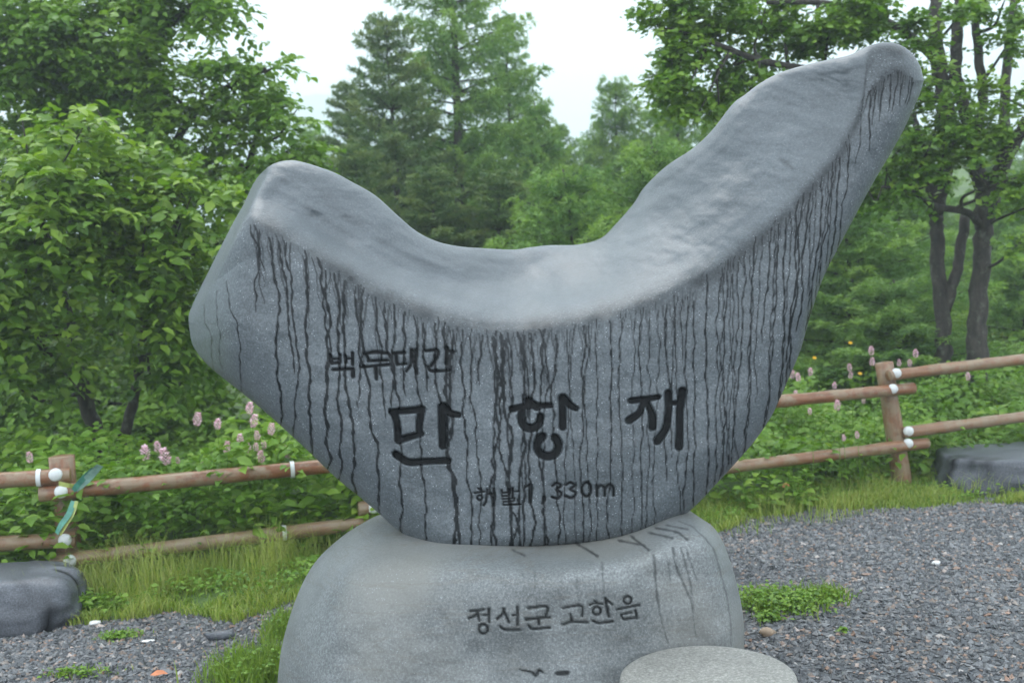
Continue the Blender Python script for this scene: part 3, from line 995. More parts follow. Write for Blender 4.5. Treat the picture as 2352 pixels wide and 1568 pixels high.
def band(c, axis_, r, parent):
    a = np.asarray(axis_) / np.linalg.norm(axis_)
    mb = MB()
    mb.tube([c - a * 0.012, c + a * 0.012], r, 16, False)
    o = bpy.data.objects.new('clip_band', mesh_data('clip_band', np.vstack(mb.V), [np.vstack(mb.P[4])], M_cap))
    COL.objects.link(o)
    o.parent = parent
    o.matrix_parent_inverse = (Matrix.Translation(parent.location) @ parent.rotation_quaternion.to_matrix().to_4x4()).inverted()


RR = 0.045
posts = [((141, 1046), (163, 1312), 0.068, 0.15), ((893, 1000), (905, 1262), 0.062, 0.4), ((1490, 915), (1500, 1185), 0.062, 0.4), ((2030, 832), (2074, 1120), 0.066, 0.35)]
for (a, b, r, wr) in posts:
    Y = fd(a[0]) + 0.12
    p0, p1 = at(b[0], b[1], Y), at(a[0], a[1], Y)
    p0 = p0 + (p0 - p1) * 0.35
    log('post', [p0, p1], r, wr)
# rails: start, end, offset in Y, caps at which end, bands, wear
rails = [((-420, 1132), (162, 1092), 0.0, [(127, 1090)], [(90, 1094)], 0.12, RR), ((90, 1134), (935, 1052), 0.0, [(140, 1129)], [(671, 1074)], 0.05, RR),
         ((-420, 1272), (175, 1238), 0.0, [(149, 1240)], [], 0.5, RR), ((115, 1290), (945, 1187), 0.0, [(160, 1288)], [(653, 1226)], 0.75, RR * 0.93),
         ((822, 1010), (1540, 946), 0.0, [(860, 1006)], [], 0.2, RR), ((822, 1168), (1560, 1085), 0.0, [(858, 1166)], [], 0.7, RR),
         ((1440, 956), (2098, 891), 0.0, [(2051, 893)], [], 0.1, RR * 0.94), ((1450, 1101), (2130, 1017), 0.0, [(2086, 1018)], [], 0.35, RR * 0.94),
         ((2040, 862), (2760, 776), 0.0, [(2059, 857)], [], 0.25, RR * 0.94), ((2075, 993), (2800, 898), 0.0, [(2087, 990)], [], 0.5, RR * 0.94)]
for (a, b, dy, caps, bands, wr, r) in rails:
    p0, p1 = at(a[0], a[1], fd(a[0]) + dy), at(b[0], b[1], fd(b[0]) + dy)
    rl = log('rail', [p0, p1], r, wr)
    ax = p1 - p0
    for (cx, cy) in caps:
        c = at(cx, cy, fd(cx) - r * 0.86)
        n = -c.copy() + np.array([0, 0, EYE])
        n[2] *= 0.4
        n /= np.linalg.norm(n)
        n[0] *= 0.5
        n /= np.linalg.norm(n)
        dome('end_cap', c, n, 0.036, rl)
    for (cx, cy) in bands:
        t = (cx - a[0]) / (b[0] - a[0])
        c = at(cx, a[1] + (b[1] - a[1]) * t, fd(cx))
        band(c, ax, r * 1.12, rl)

# trail ribbon tied to the left post
rb = empty('trail_ribbon', at(160, 1130, 5.45), 'green and yellow trail ribbon knotted round the left fence post', 'ribbon')


def strip(name, pts, w, mat, twist=0.3):
    P = at(*np.array(pts, float).T[:2], np.array([p[2] - 0.55 for p in pts], float))
    P = smooth_curve(P, 6)
    T = np.gradient(P, axis=0)
    T /= np.linalg.norm(T, axis=1)[:, None]
    U = np.cross(T, np.array([0, -1.0, 0]))
    U /= np.linalg.norm(U, axis=1)[:, None]
    t = np.linspace(0, 1, len(P))
    U = U * np.cos(twist * t * 3)[:, None] + np.array([0, 1.0, 0]) * np.sin(twist * t * 3)[:, None]
    V = np.stack([P - U * w / 2, P + U * w / 2], 1).reshape(-1, 3)
    i = np.arange(len(P) - 1) * 2
    obj(name, V, [np.stack([i, i + 1, i + 3, i + 2], 1)], mat, rb)


strip('ribbon_tail', [(172, 1122, 5.98), (200, 1100, 5.96), (230, 1068, 5.95)], 0.045, M_ribbon_w)
strip('ribbon_tail', [(168, 1126, 5.975), (190, 1100, 5.955), (215, 1075, 5.945)], 0.03, M_ribbon_g)
strip('ribbon_tail', [(170, 1150, 5.98), (158, 1180, 5.95), (140, 1205, 5.94), (130, 1225, 5.94)], 0.035, M_ribbon_g, 0.2)
strip('ribbon_tail', [(176, 1150, 5.975), (168, 1178, 5.955), (152, 1205, 5.945), (138, 1228, 5.935)], 0.02, M_ribbon_y, 0.2)
strip('knot', [(135, 1110, 5.99), (155, 1114, 5.955), (178, 1118, 5.99)], 0.025, M_ribbon_y, 0.0)


# ------------------------------------------------------------------ foliage
def unit(v):
    return v / (np.linalg.norm(v, axis=-1, keepdims=True) + 1e-9)


def leaves(C, A, Nn, L, W, tint, full=True):
    """C base points, A axis, Nn normals -> verts, polys, tint"""
    A = unit(A)
    S = unit(np.cross(A, Nn))
    Nn = np.cross(S, A)
    L, W = L[:, None], W[:, None]
    n = len(C)
    if full:
        b = C
        m1 = C + A * L * 0.36 - Nn * L * 0.02
        m2 = C + A * L * 0.72 - Nn * L * 0.06
        t = C + A * L * 0.98 - Nn * L * 0.17
        up = Nn * W * 0.16
        V = np.stack([b, m1, m2, t, m1 + S * W * .5 + up, m2 + S * W * .36 + up, m1 - S * W * .5 + up, m2 - S * W * .36 + up], 1)
        k = (np.arange(n) * 8)[:, None]
        tr = np.concatenate([k + np.array([[0, 4, 1]]), k + np.array([[2, 5, 3]]), k + np.array([[0, 1, 6]]), k + np.array([[2, 3, 7]])])
        qd = np.concatenate([k + np.array([[1, 4, 5, 2]]), k + np.array([[1, 2, 7, 6]])])
        return V.reshape(-1, 3), [tr, qd], np.repeat(tint, 8)
    b = C
    t = C + A * L - Nn * L * 0.12
    m = C + A * L * 0.45
    V = np.stack([b, m + S * W * .5 + Nn * W * .1, t, m - S * W * .5 + Nn * W * .1], 1)
    k = (np.arange(n) * 4)[:, None]
    tr = np.concatenate([k + np.array([[0, 1, 2]]), k + np.array([[0, 2, 3]])])
    return V.reshape(-1, 3), [tr], np.repeat(tint, 4)


def single_leaf_meshes(name, mat, ratio, full=True):
    out = []
    for t in (0.25, 0.55, 0.85):
        V, P, T = leaves(np.zeros((1, 3)), np.array([[0, 1.0, 0]]), np.array([[0, 0, 1.0]]), np.ones(1), np.ones(1) * ratio, np.array([t]), full)
        out.append(mesh_data(name, V, P, mat, {'tint': T}))
    return out


def leafy_tree(name, base, trunks, blobs, label, cat, mat, bark, leafL, twigs_per, ratio=0.6, dens=1.0, group=None, full=True, seed=1, droop=0.35, br_r=0.018, n_single=300, tint_mu=0.5):
    g = np.random.default_rng(seed)
    root = empty(name, base, label, cat, group)
    mb = MB()
    nodes = []
    for pts, r in trunks:
        P = smooth_curve(np.array(pts), 8)
        rr = np.interp(np.linspace(0, 1, len(P)), np.linspace(0, 1, len(r)), r)
        P[:, :2] += 0.15 * rr[:, None] * g.normal(0, 1, (len(P), 2))
        mb.tube(P, rr, 12)
        nodes.append(np.hstack([P, rr[:, None]]))
    mb.build('trunk', bark, root)
    nodes = np.vstack(nodes)
    mbb = MB()
    C, A, Nn, L, T = [], [], [], [], []
    for (c, rad, k) in blobs:
        c, rad = np.asarray(c, float), np.asarray(rad, float)
        # branch from the nearest woody node that is lower
        dd = np.linalg.norm(nodes[:, :3] - c, axis=1) + 0.8 * np.clip(nodes[:, 2] - c[2] + 0.2, 0, 9)
        nd = nodes[np.argmin(dd)]
        mid = (nd[:3] + c) / 2 + g.normal(0, 0.08, 3) + np.array([0, 0, -0.05])
        P = smooth_curve(np.array([nd[:3], mid, c, c + (c - mid) * 0.5]), 6)
        r0 = min(nd[3] * 0.6, br_r * (1 + rad.mean()))
        mbb.tube(P, np.linspace(r0, 0.005, len(P)), 6, False)
        n = max(3, int(twigs_per * k * dens))
        u = unit(g.normal(0, 1, (n, 3)))
        rr = g.random(n) ** 0.45
        nsub = max(3, int(2.2 + k * 4.5))
        us = unit(g.normal(0, 1, (nsub, 3)))
        sc = c + us * rad * (g.uniform(0.35, 1.0, nsub) ** 0.6)[:, None]
        pick = g.integers(0, nsub, n)
        start = sc[pick] + g.normal(0, 0.20, (n, 3)) * rad * np.array([1, 1, .6])
        loose = g.random(n) < 0.22
        start[loose] = (c + u * rad * rr[:, None])[loose]
        u = unit(start - c)
        dirv = unit(u * np.array([1, 1, 0.45]) + unit(start - nd[:3]) * 0.7 + g.normal(0, 0.45, (n, 3)))
        tl = leafL * g.uniform(2.2, 4.2, n)
        nl = 9
        tw_t = 0.5 + 0.10 * g.normal(0, 1, n) + 0.14 * g.normal(0, 1, nsub)[pick] + (start[:, 2] - c[2]) / (rad[2] * 2 + 1e-6) * 0.25
        for j in range(nl):
            f = (j + 0.6) / nl
            pos = start + dirv * (tl * f)[:, None] - np.array([0, 0, 1.0]) * (droop * tl * f * f)[:, None]
            side = unit(np.cross(dirv, np.array([0, 0, 1.0]) + g.normal(0, 0.2, (n, 3)))) * (1 if j % 2 else -1)
            ax = unit(side * 0.9 + dirv * 0.55 + np.array([0, 0, -droop * 0.9]) + g.normal(0, 0.28, (n, 3)))
            nm = unit(np.array([0, 0, 1.0]) + g.normal(0, 0.42, (n, 3)) - 0.25 * unit(start * np.array([1, 1, 0])) * 1.0)
            C.append(pos); A.append(ax); Nn.append(nm)
            L.append(leafL * g.uniform(0.42, 1.2, n) * (1 - 0.25 * (j == 0)))
            T.append(np.clip(tw_t + 0.10 * g.normal(0, 1, n) + (0.12 if j > 6 else 0) + tint_mu - 0.5, 0, 1))
        # thin twigs, drawn as slim three sided tubes
        sel = g.choice(n, max(1, n // 2), replace=False)
        s0, d0, t0 = start[sel], dirv[sel], tl[sel]
        sd = unit(np.cross(d0, np.array([0.3, 0.1, 1.0])))
        w = 0.0022
        e = s0 + d0 * t0[:, None] - np.array([0, 0, 1.0]) * (droop * t0)[:, None]
        up = np.cross(d0, sd)
        V = np.stack([s0 + sd * w, s0 - sd * w * .5 + up * w, s0 - sd * w * .5 - up * w, e], 1).reshape(-1, 3)
        kk = (np.arange(len(sel)) * 4)[:, None]
        mbb.add(V, [np.concatenate([kk + np.array([[0, 1, 3]]), kk + np.array([[1, 2, 3]]), kk + np.array([[2, 0, 3]])])])
    mbb.build('branch', bark, root)
    C, A, Nn, L, T = map(np.concatenate, (C, A, Nn, L, T))
    # the leaves that show largest become parts of their own
    d = C - np.array([0, 0, EYE])
    cz = d @ RMn[:, 2] * -1
    sx, sy = PCX + FPX * (d @ RMn[:, 0]) / cz, PCY - FPX * (d @ RMn[:, 1]) / cz
    facing = np.abs(np.einsum('ij,ij->i', unit(Nn), unit(d)))
    score = L / cz * (0.4 + facing)
    vis = (sx > 10) & (sx < 2342) & (sy > 10) & (sy < 1558)
    near = cz < np.percentile(cz, 25)
    score = np.where(vis & near, score, -1)
    order = np.argsort(-score)
    top, rest = order[:n_single], order[n_single:]
    V, P, TT = leaves(C[rest], A[rest], Nn[rest], L[rest], L[rest] * ratio, T[rest], full)
    fo = obj('foliage', V, P, mat, root, {'tint': TT})
    fo['kind'] = 'stuff'
    ms = single_leaf_meshes('leaf', mat, ratio, full)
    pinv = parent_mw(root).inverted()
    for i in top:
        o = bpy.data.objects.new('leaf', ms[0 if T[i] < .4 else (1 if T[i] < .7 else 2)])
        COL.objects.link(o)
        a = unit(A[i]); s = unit(np.cross(a, Nn[i])); nn = np.cross(s, a)
        M = Matrix(((s[0], a[0], nn[0], C[i][0]), (s[1], a[1], nn[1], C[i][1]), (s[2], a[2], nn[2], C[i][2]), (0, 0, 0, 1)))
        o.parent = root
        o.matrix_parent_inverse = pinv
        o.matrix_basis = M @ Matrix.Diagonal((L[i], L[i], L[i], 1))
    return root


def blob(px, py, rpx, Y, flat=0.75, k=1.0, dz=0.8):
    c = at(px, py, Y)
    r = rpx / FPX * Y
    return (c, (r, r * dz, r * flat), k * (rpx / 90.0) ** 2)


def tr(pts):
    return [at(p[0], p[1], p[2]) for p in pts]


# near bright-leaved cherry behind the left fence
B1 = [blob(x, y, r, Y) for x, y, r, Y in [
    (40, 400, 80, 7.4), (170, 330, 55, 7.1), (120, 470, 100, 7.0), (250, 440, 90, 7.3), (370, 425, 62, 7.5), (460, 430, 55, 7.6), (60, 620, 95, 7.0), (200, 610, 100, 7.3), (330, 560, 90, 7.2), (420, 500, 65, 7.3),
    (300, 720, 90, 7.6), (120, 770, 80, 7.3), (420, 640, 80, 7.6), (500, 560, 45, 7.7), (440, 760, 60, 7.9), (-60, 520, 100, 7.2), (-60, 750, 90, 7.3), (340, 830, 60, 7.9), (180, 870, 60, 7.7), (30, 880, 60, 7.4),
    (250, 290, 40, 7.6), (60, 330, 40, 7.5)]]
leafy_tree('cherry_tree', at(250, 1250, 8.4), [(tr([(255, 1280, 8.4), (235, 1050, 8.4), (180, 850, 8.1), (140, 650, 7.8), (90, 480, 7.5)]), [0.09, 0.07, 0.055, 0.035, 0.015]),
                                               (tr([(250, 1100, 8.4), (300, 950, 8.3), (330, 780, 8.0), (370, 600, 7.8), (430, 460, 7.7)]), [0.05, 0.045, 0.035, 0.025, 0.012]),
                                               (tr([(200, 900, 8.2), (60, 760, 7.8), (-80, 640, 7.5)]), [0.04, 0.03, 0.015])],
           B1, 'bushy tree with large bright yellow-green leaves behind the left part of the fence', 'tree', M_leaf_near, M_bark_dark, 0.105, 85, 0.62, seed=11, tint_mu=0.55)

# taller darker tree behind it
B2 = [blob(x, y, r, Y) for x, y, r, Y in [
    (60, 50, 130, 10.2), (200, 30, 120, 10.6), (330, 50, 70, 10.4), (430, 5, 60, 10.0), (500, 22, 48, 9.8), (350, 0, 80, 10.2), (470, -40, 80, 10), (130, 110, 100, 10.0), (260, 120, 90, 10.1), (20, 130, 90, 10.1), (60, 200, 110, 10.4), (200, 190, 120, 10.6), (340, 180, 85, 10.2), (300, 290, 110, 10.5), (430, 210, 62, 10.0),
    (510, 175, 52, 9.9), (575, 165, 45, 9.8), (622, 160, 26, 9.7), (420, 320, 100, 10.2), (540, 280, 80, 10.0), (615, 275, 50, 9.8), (665, 275, 26, 9.7), (560, 380, 100, 10.2), (640, 375, 60, 9.9), (670, 335, 32, 9.8), (620, 450, 80, 10.2),
    (500, 480, 110, 10.6), (560, 600, 90, 10.6), (480, 700, 110, 10.8), (440, 840, 120, 10.6), (570, 830, 90, 10.6), (620, 950, 70, 10.4), (300, 900, 130, 10.8), (100, 900, 120, 10.8), (-40, 900, 110, 10.8), (480, 970, 90, 10.4), (180, 1000, 90, 10.2), (340, 1010, 80, 10.2), (60, 500, 150, 10.9), (250, 620, 150, 11.0), (80, 740, 120, 11.1), (-60, 300, 130, 10.6)]]
leafy_tree('cherry_tree', at(420, 1180, 11.2), [(tr([(420, 1190, 11.3), (410, 900, 11.2), (330, 600, 11.0), (240, 300, 10.9), (190, 60, 10.8)]), [0.15, 0.12, 0.09, 0.06, 0.03]),
                                                (tr([(410, 900, 11.2), (500, 650, 10.9), (560, 420, 10.5), (600, 280, 10.2)]), [0.09, 0.07, 0.045, 0.02]),
                                                (tr([(330, 600, 11.0), (150, 420, 10.8), (0, 300, 10.7)]), [0.07, 0.05, 0.03]),
                                                (tr([(250, 330, 10.9), (100, 230, 10.6), (-30, 235, 10.5)]), [0.05, 0.04, 0.03]),
                                                (tr([(240, 300, 10.9), (340, 120, 10.4), (430, 20, 10.0), (500, -20, 9.8)]), [0.05, 0.04, 0.025, 0.012]),
                                                (tr([(330, 480, 11.0), (430, 280, 10.4), (540, 190, 10.0), (620, 160, 9.8)]), [0.05, 0.04, 0.025, 0.012])],
           B2, 'tall dense dark green tree filling the upper left, behind the bright-leaved one', 'tree', M_leaf_mid, M_bark_dark, 0.100, 165, 0.6, seed=23, tint_mu=0.70)


def cp(cx, cy, Y):
    return ((2400 + cx / 1.0454) / 1.7415, cy / 1.0454 / 1.7415, Y)


T3 = [(tr([cp(1442, 1620, 9.7), cp(1436, 1400, 9.7), cp(1410, 1000, 9.7), cp(1402, 860, 9.7), cp(1350, 640, 9.8), cp(1310, 480, 9.9)]), [0.095, 0.074, 0.066, 0.058, 0.04, 0.03]),
      (tr([cp(1402, 900, 9.7), cp(1450, 640, 9.7), cp(1440, 400, 9.7), cp(1405, 200, 9.7), cp(1400, -60, 9.7)]), [0.08, 0.075, 0.085, 0.07, 0.05]),
      (tr([cp(1570, 1600, 9.5), cp(1580, 1350, 9.5), cp(1600, 1000, 9.5), cp(1610, 850, 9.5), cp(1560, 620, 9.6), cp(1495, 330, 9.6), cp(1500, 0, 9.7), cp(1500, -100, 9.7)]), [0.112, 0.088, 0.078, 0.092, 0.062, 0.058, 0.05, 0.045]),
      (tr([cp(1630, 880, 9.5), cp(1690, 680, 9.4), cp(1790, 500, 9.2)]), [0.09, 0.07, 0.06]),
      (tr([cp(1560, 620, 9.6), cp(1600, 400, 9.5), cp(1580, 200, 9.5), cp(1560, -60, 9.5)]), [0.05, 0.045, 0.04, 0.03]),
      (tr([cp(1690, 680, 9.4), cp(1700, 300, 9.6), cp(1740, -40, 9.7)]), [0.05, 0.045, 0.035]),
      (tr([cp(1600, 960, 9.5), cp(1540, 890, 9.4), cp(1400, 862, 9.3), cp(1300, 800, 9.2), cp(1180, 780, 9.1)]), [0.04, 0.035, 0.03, 0.022, 0.012]),
      (tr([cp(1450, 430, 9.7), cp(1340, 380, 9.5), cp(1250, 300, 9.2)]), [0.035, 0.03, 0.015]),
      (tr([cp(1450, 300, 9.7), cp(1250, 120, 9.5), cp(980, 20, 9.2), cp(700, 10, 9.0)]), [0.05, 0.04, 0.03, 0.02]),
      (tr([cp(1400, 420, 9.7), cp(1100, 330, 9.4), cp(700, 260, 9.0), cp(500, 190, 8.8), cp(300, 120, 8.7)]), [0.05, 0.04, 0.03, 0.022, 0.012]),
      (tr([cp(1442, 1300, 9.7), cp(1500, 1100, 9.7), cp(1530, 900, 9.8)]), [0.06, 0.05, 0.05])]
B3 = [blob(x, y, r, Y, 0.62) for x, y, r, Y in [
    (1520, 20, 36, 8.8), (1560, 35, 55, 8.9), (1640, 30, 85, 9.0), (1750, 50, 80, 9.1), (1860, 30, 85, 9.2), (1970, 40, 75, 9.3), (1550, 110, 45, 8.8), (1600, 110, 70, 8.9), (1700, 130, 70, 9.0), (1800, 110, 70, 9.2), (1545, 175, 36, 8.8), (1580, 190, 55, 8.7),
    (1525, 190, 26, 8.7), (1650, 215, 60, 8.8), (1720, 210, 50, 8.9), (1610, 250, 38, 8.7), (1900, 100, 55, 9.2), (2040, 30, 55, 9.3), (2110, 100, 45, 9.1), (2060, 60, 40, 9.2), (2200, 40, 40, 9.2), (2300, 20, 55, 9.3), (2310, 110, 42, 9.2), (2150, 170, 35, 9.1),
    (2160, 260, 50, 9.0), (2240, 290, 60, 9.0), (2320, 230, 55, 8.9), (2340, 320, 55, 8.9), (2080, 330, 50, 9.1), (2040, 380, 55, 9.2), (2120, 385, 60, 9.1), (1990, 430, 45, 9.2), (2060, 450, 42, 9.2), (2230, 380, 60, 9.1), (2300, 420, 45, 9.0), (2350, 480, 40, 8.9),
    (2340, 560, 30, 8.9), (2170, 330, 45, 9.0), (1515, 75, 30, 8.8)]]
leafy_tree('maple_tree', at(2200, 900, 9.6), T3, B3, 'several-stemmed maple with lichened grey trunks at the right, spreading over the stone tip', 'tree', M_leaf_maple, M_bark, 0.072, 190, 0.85, seed=37, full=False, tint_mu=0.62, droop=0.2)


# ---- conifers
def conifer_parts(H, spread, dens, seed, larch=True, needle=0.07, crown0=0.08):
    g = np.random.default_rng(seed)
    # trunk (unit: metres, foot at the origin)
    tm = MB()
    zz = np.linspace(0, H, 14)
    P = np.stack([0.03 * np.cumsum(g.normal(0, 1, 14)) * 0.6, 0.03 * np.cumsum(g.normal(0, 1, 14)) * 0.6, zz], 1)
    tm.tube(P, np.linspace(0.016 * H, 0.008, 14), 9)
    bm_ = MB()
    S, D, LN, TI = [], [], [], []
    z = H * crown0
    while z < H * 0.985:
        f = (z - H * crown0) / (H * (1 - crown0))
        Lmax = spread * (1 - f) ** 0.8 * (0.55 + 0.45 * min(1, f * 6)) + 0.12
        nb = g.integers(4, 7)
        a0 = g.random() * 6.28
        px = np.array([np.interp(z, zz, P[:, 0]), np.interp(z, zz, P[:, 1])])
        for b in range(nb):
            a = a0 + b * 6.28 / nb + g.normal(0, 0.25)
            L = Lmax * g.uniform(0.6, 1.12)
            up = g.uniform(0.05, 0.35) + 0.35 * f
            dr = g.uniform(0.15, 0.38) * (1 - f * 0.6)
            t = np.linspace(0, 1, 6)
            hx, hy = math.cos(a), math.sin(a)
            bp = np.stack([px[0] + hx * L * t, px[1] + hy * L * t, z + up * L * t - dr * L * t * t + (0.10 * L * t ** 4)], 1)
            bm_.tube(bp, np.linspace(0.006 + 0.010 * L, 0.002, 6), 4, False)
            st = max(3, int(L / 0.085 * dens))
            tq = np.linspace(0.16, 1.0, st)
            tint_b = 0.5 + 0.14 * g.normal()
            for side in (-1, 1):
                q = np.stack([np.interp(tq, t, bp[:, i]) for i in range(3)], 1)
                an = a + side * g.uniform(0.6, 1.2, st)
                tl = (0.16 + 0.30 * L * (1 - tq)) * g.uniform(0.6, 1.15, st)
                if larch:
                    dv = np.stack([np.cos(an), np.sin(an), g.uniform(-0.65, 0.05, st)], 1)
                else:
                    dv = np.stack([np.cos(an), np.sin(an), g.uniform(-0.1, 0.5, st)], 1)
                dv = unit(dv)
                # tufts along every twig
                nt_ = 7
                for j in range(nt_):
                    ff = (j + 0.5) / nt_
                    S.append(q + dv * (tl * ff)[:, None] + np.array([0, 0, -1.0]) * ((0.28 if larch else -0.05) * tl * ff * ff)[:, None])
                    D.append(dv)
                    LN.append(np.full(st, needle) * g.uniform(0.75, 1.2, st))
                    TI.append(np.clip(tint_b + 0.10 * g.normal(0, 1, st) + 0.22 * (tq > .85) + 0.10 * ff, 0, 1))
        z += g.uniform(0.16, 0.26) * (1 if H > 5 else 0.75) / dens ** 0.5
    S, D, LN, TI = map(np.concatenate, (S, D, LN, TI))
    k = 4
    C = np.repeat(S, k, 0)
    Dk = unit(np.repeat(D, k, 0) * 0.75 + g.normal(0, 0.75, (len(C), 3)))
    C = C + g.normal(0, 0.018, C.shape)
    L = np.repeat(LN, k)
    side = unit(np.cross(Dk, g.normal(0, 1, C.shape))) * (L * 0.15)[:, None]
    V = np.stack([C - side, C + side, C + Dk * L[:, None]], 1).reshape(-1, 3)
    tri = np.arange(len(V)).reshape(-1, 3)
    return tm, bm_, V, tri, np.repeat(np.repeat(TI, k), 3)


def conifer_proto(seed, H, spread, dens, mat, bark, larch=True, needle=0.07, crown0=0.08):
    tm, bm_, V, tri, T = conifer_parts(H, spread, dens, seed, larch, needle, crown0)
    def md(mb, nm):
        return mesh_data(nm, np.vstack(mb.V), [np.vstack(mb.P[k]) for k in (3, 4) if mb.P[k]], bark, {'tint': np.concatenate(mb.A)})
    return (H, md(tm, 'trunk'), md(bm_, 'branch'), mesh_data('crown', V, [tri], mat, {'tint': T}, smooth=False))


PROTO = {
    'tall': conifer_proto(101, 9.0, 2.3, 0.80, M_needle_larch, M_bark_dark, True, 0.085, 0.10),
    'pine': conifer_proto(102, 7.0, 1.9, 1.0, M_needle_pine, M_bark, False, 0.085, 0.12),
    'bushy': conifer_proto(103, 5.0, 1.9, 1.05, M_needle_larch, M_bark_dark, True, 0.070, 0.03),
    'small': conifer_proto(104, 3.2, 1.6, 1.05, M_needle_larch, M_bark_dark, True, 0.065, 0.02),
}


def conifer(name, kind, px, Y, apex, label, rz, wid=1.0, group=None):
    H, t, b, c = PROTO[kind]
    p = at(px, 650, Y)
    p[2] = float(height(np.array(p[0]), np.array(p[1]))) - 0.05
    top = at(px, apex, Y)[2]
    s = (top - p[2]) / H
    o = empty(name, p, label, 'tree', group, rz)
    o.scale = (s * wid, s * wid, s)
    for nm, me in (('trunk', t), ('branch', b), ('crown', c)):
        q = bpy.data.objects.new(nm, me)
        COL.objects.link(q)
        q.parent = o
    return o


conifer('larch_tree', 'tall', 1068, 16.0, -330, 'tallest larch in the middle, its bare-stemmed crown running out of the top of the photo', 0.4, 1.0)
conifer('pine_tree', 'pine', 922, 14.5, 28, 'grey-green pine with a pointed top left of the tall middle larch', 1.1, 0.95)
conifer('larch_tree', 'tall', 1190, 18.0, 20, 'slim larch just right of the tallest one, pointed top against the sky', 2.2, 0.85)
conifer('larch_tree', 'bushy', 1235, 14.5, 235, 'broad bushy larch in front of the slim one, above the saddle of the stone', 3.0, 0.85)
conifer('larch_tree', 'bushy', 1300, 19.0, 280, 'pale misty larch between the saddle and the sky gap', 5.0, 0.7)
conifer('larch_tree', 'bushy', 1440, 19.0, 180, 'misty larch with a domed top right of the sky gap', 0.9, 0.75)
conifer('larch_tree', 'tall', 1575, 18.0, 90, 'larch half hidden behind the maple leaves above the right arm of the stone', 4.1, 0.9)
conifer('larch_tree', 'small', 1340, 11.0, 385, 'low bright green larch with layered boughs just left of the right arm', 2.0, 1.15)
conifer('larch_tree', 'small', 1500, 12.0, 330, 'bright green larch touching the inner edge of the right arm', 3.7, 1.1)
conifer('pine_tree', 'pine', 830, 16.5, 185, 'narrow pine left of the pointed pine, above the left slope of the stone', 2.6, 0.85)
conifer('pine_tree', 'pine', 990, 12.5, 380, 'dark low pine right above the left end of the saddle', 5.5, 1.35)
conifer('pine_tree', 'pine', 840, 13.0, 330, 'low pine with yellowish boughs above the left slope of the stone', 1.5, 1.2)
conifer('larch_tree', 'bushy', 745, 22.0, 290, 'faint misty conifer beside the left tree, under the far ridge', 0.2, 0.8)
conifer('pine_tree', 'pine', 1150, 12.6, 390, 'dark low pine in the middle of the saddle', 4.4, 1.5)
conifer('larch_tree', 'small', 1965, 11.5, 440, 'larch with wide pale green boughs right of the stone, left of the maple trunks', 0.7, 1.5)
conifer('larch_tree', 'bushy', 2060, 14.0, 270, 'dark larch seen between the right edge of the stone and the maple trunks', 1.9, 1.0)
conifer('larch_tree', 'bushy', 2290, 16.5, 330, 'pale larch seen behind and between the maple trunks', 3.3, 0.9)
conifer('larch_tree', 'small', 2340, 12.5, 520, 'small larch right of the maple trunks at the edge of the photo', 5.1, 1.2)
conifer('larch_tree', 'small', 2075, 10.4, 640, 'lowest bright larch bough clump just above the right fence post', 2.4, 1.9)
conifer('larch_tree', 'bushy', 1860, 15.0, 300, 'shaded larch hidden mostly behind the right arm of the stone', 2.8, 0.9)
ORD = ['leftmost', 'second', 'third', 'fourth', 'fifth', 'sixth', 'seventh', 'eighth', 'ninth', 'tenth', 'eleventh', 'twelfth', 'thirteenth', 'fourteenth', 'fifteenth', 'sixteenth', 'seventeenth', 'eighteenth', 'nineteenth', 'twentieth']
ROW = sorted([(640, 23, 360), (900, 22, 330), (1010, 21, 320), (1130, 20, 330), (1260, 22, 340), (1385, 22, 310), (1520, 21, 250), (1640, 22, 260), (1780, 22, 250), (1950, 20, 280), (2130, 21, 300), (2400, 21, 320), (1060, 17, 400), (1400, 16, 400), (700, 17, 400), (30, 20, 450), (330, 21, 420)])
for k, (px, Y, ap) in enumerate(ROW):
    conifer('far_conifer', ['bushy', 'small', 'bushy'][k % 3], px, Y, ap, ORD[k] + (' misty conifer' if k == 0 else ' misty conifer from the left') + ' in the back row of the wood', k * 1.3, 1.0, 'conifers in the misty back row')

# ---- undergrowth behind and in front of the fence
def scatter_band(n, pxlo, pxhi, dlo, dhi, seed):
    """random ground points between sheet columns pxlo..pxhi, dlo..dhi metres behind the fence line"""
    g = np.random.default_rng(seed)
    px = g.uniform(pxlo, pxhi, n)
    Y = fd(px) + g.uniform(dlo, dhi, n)
    p = at(px, np.full(n, 900.0), Y)
    p[:, 2] = height(p[:, 0], p[:, 1])
    return p, g


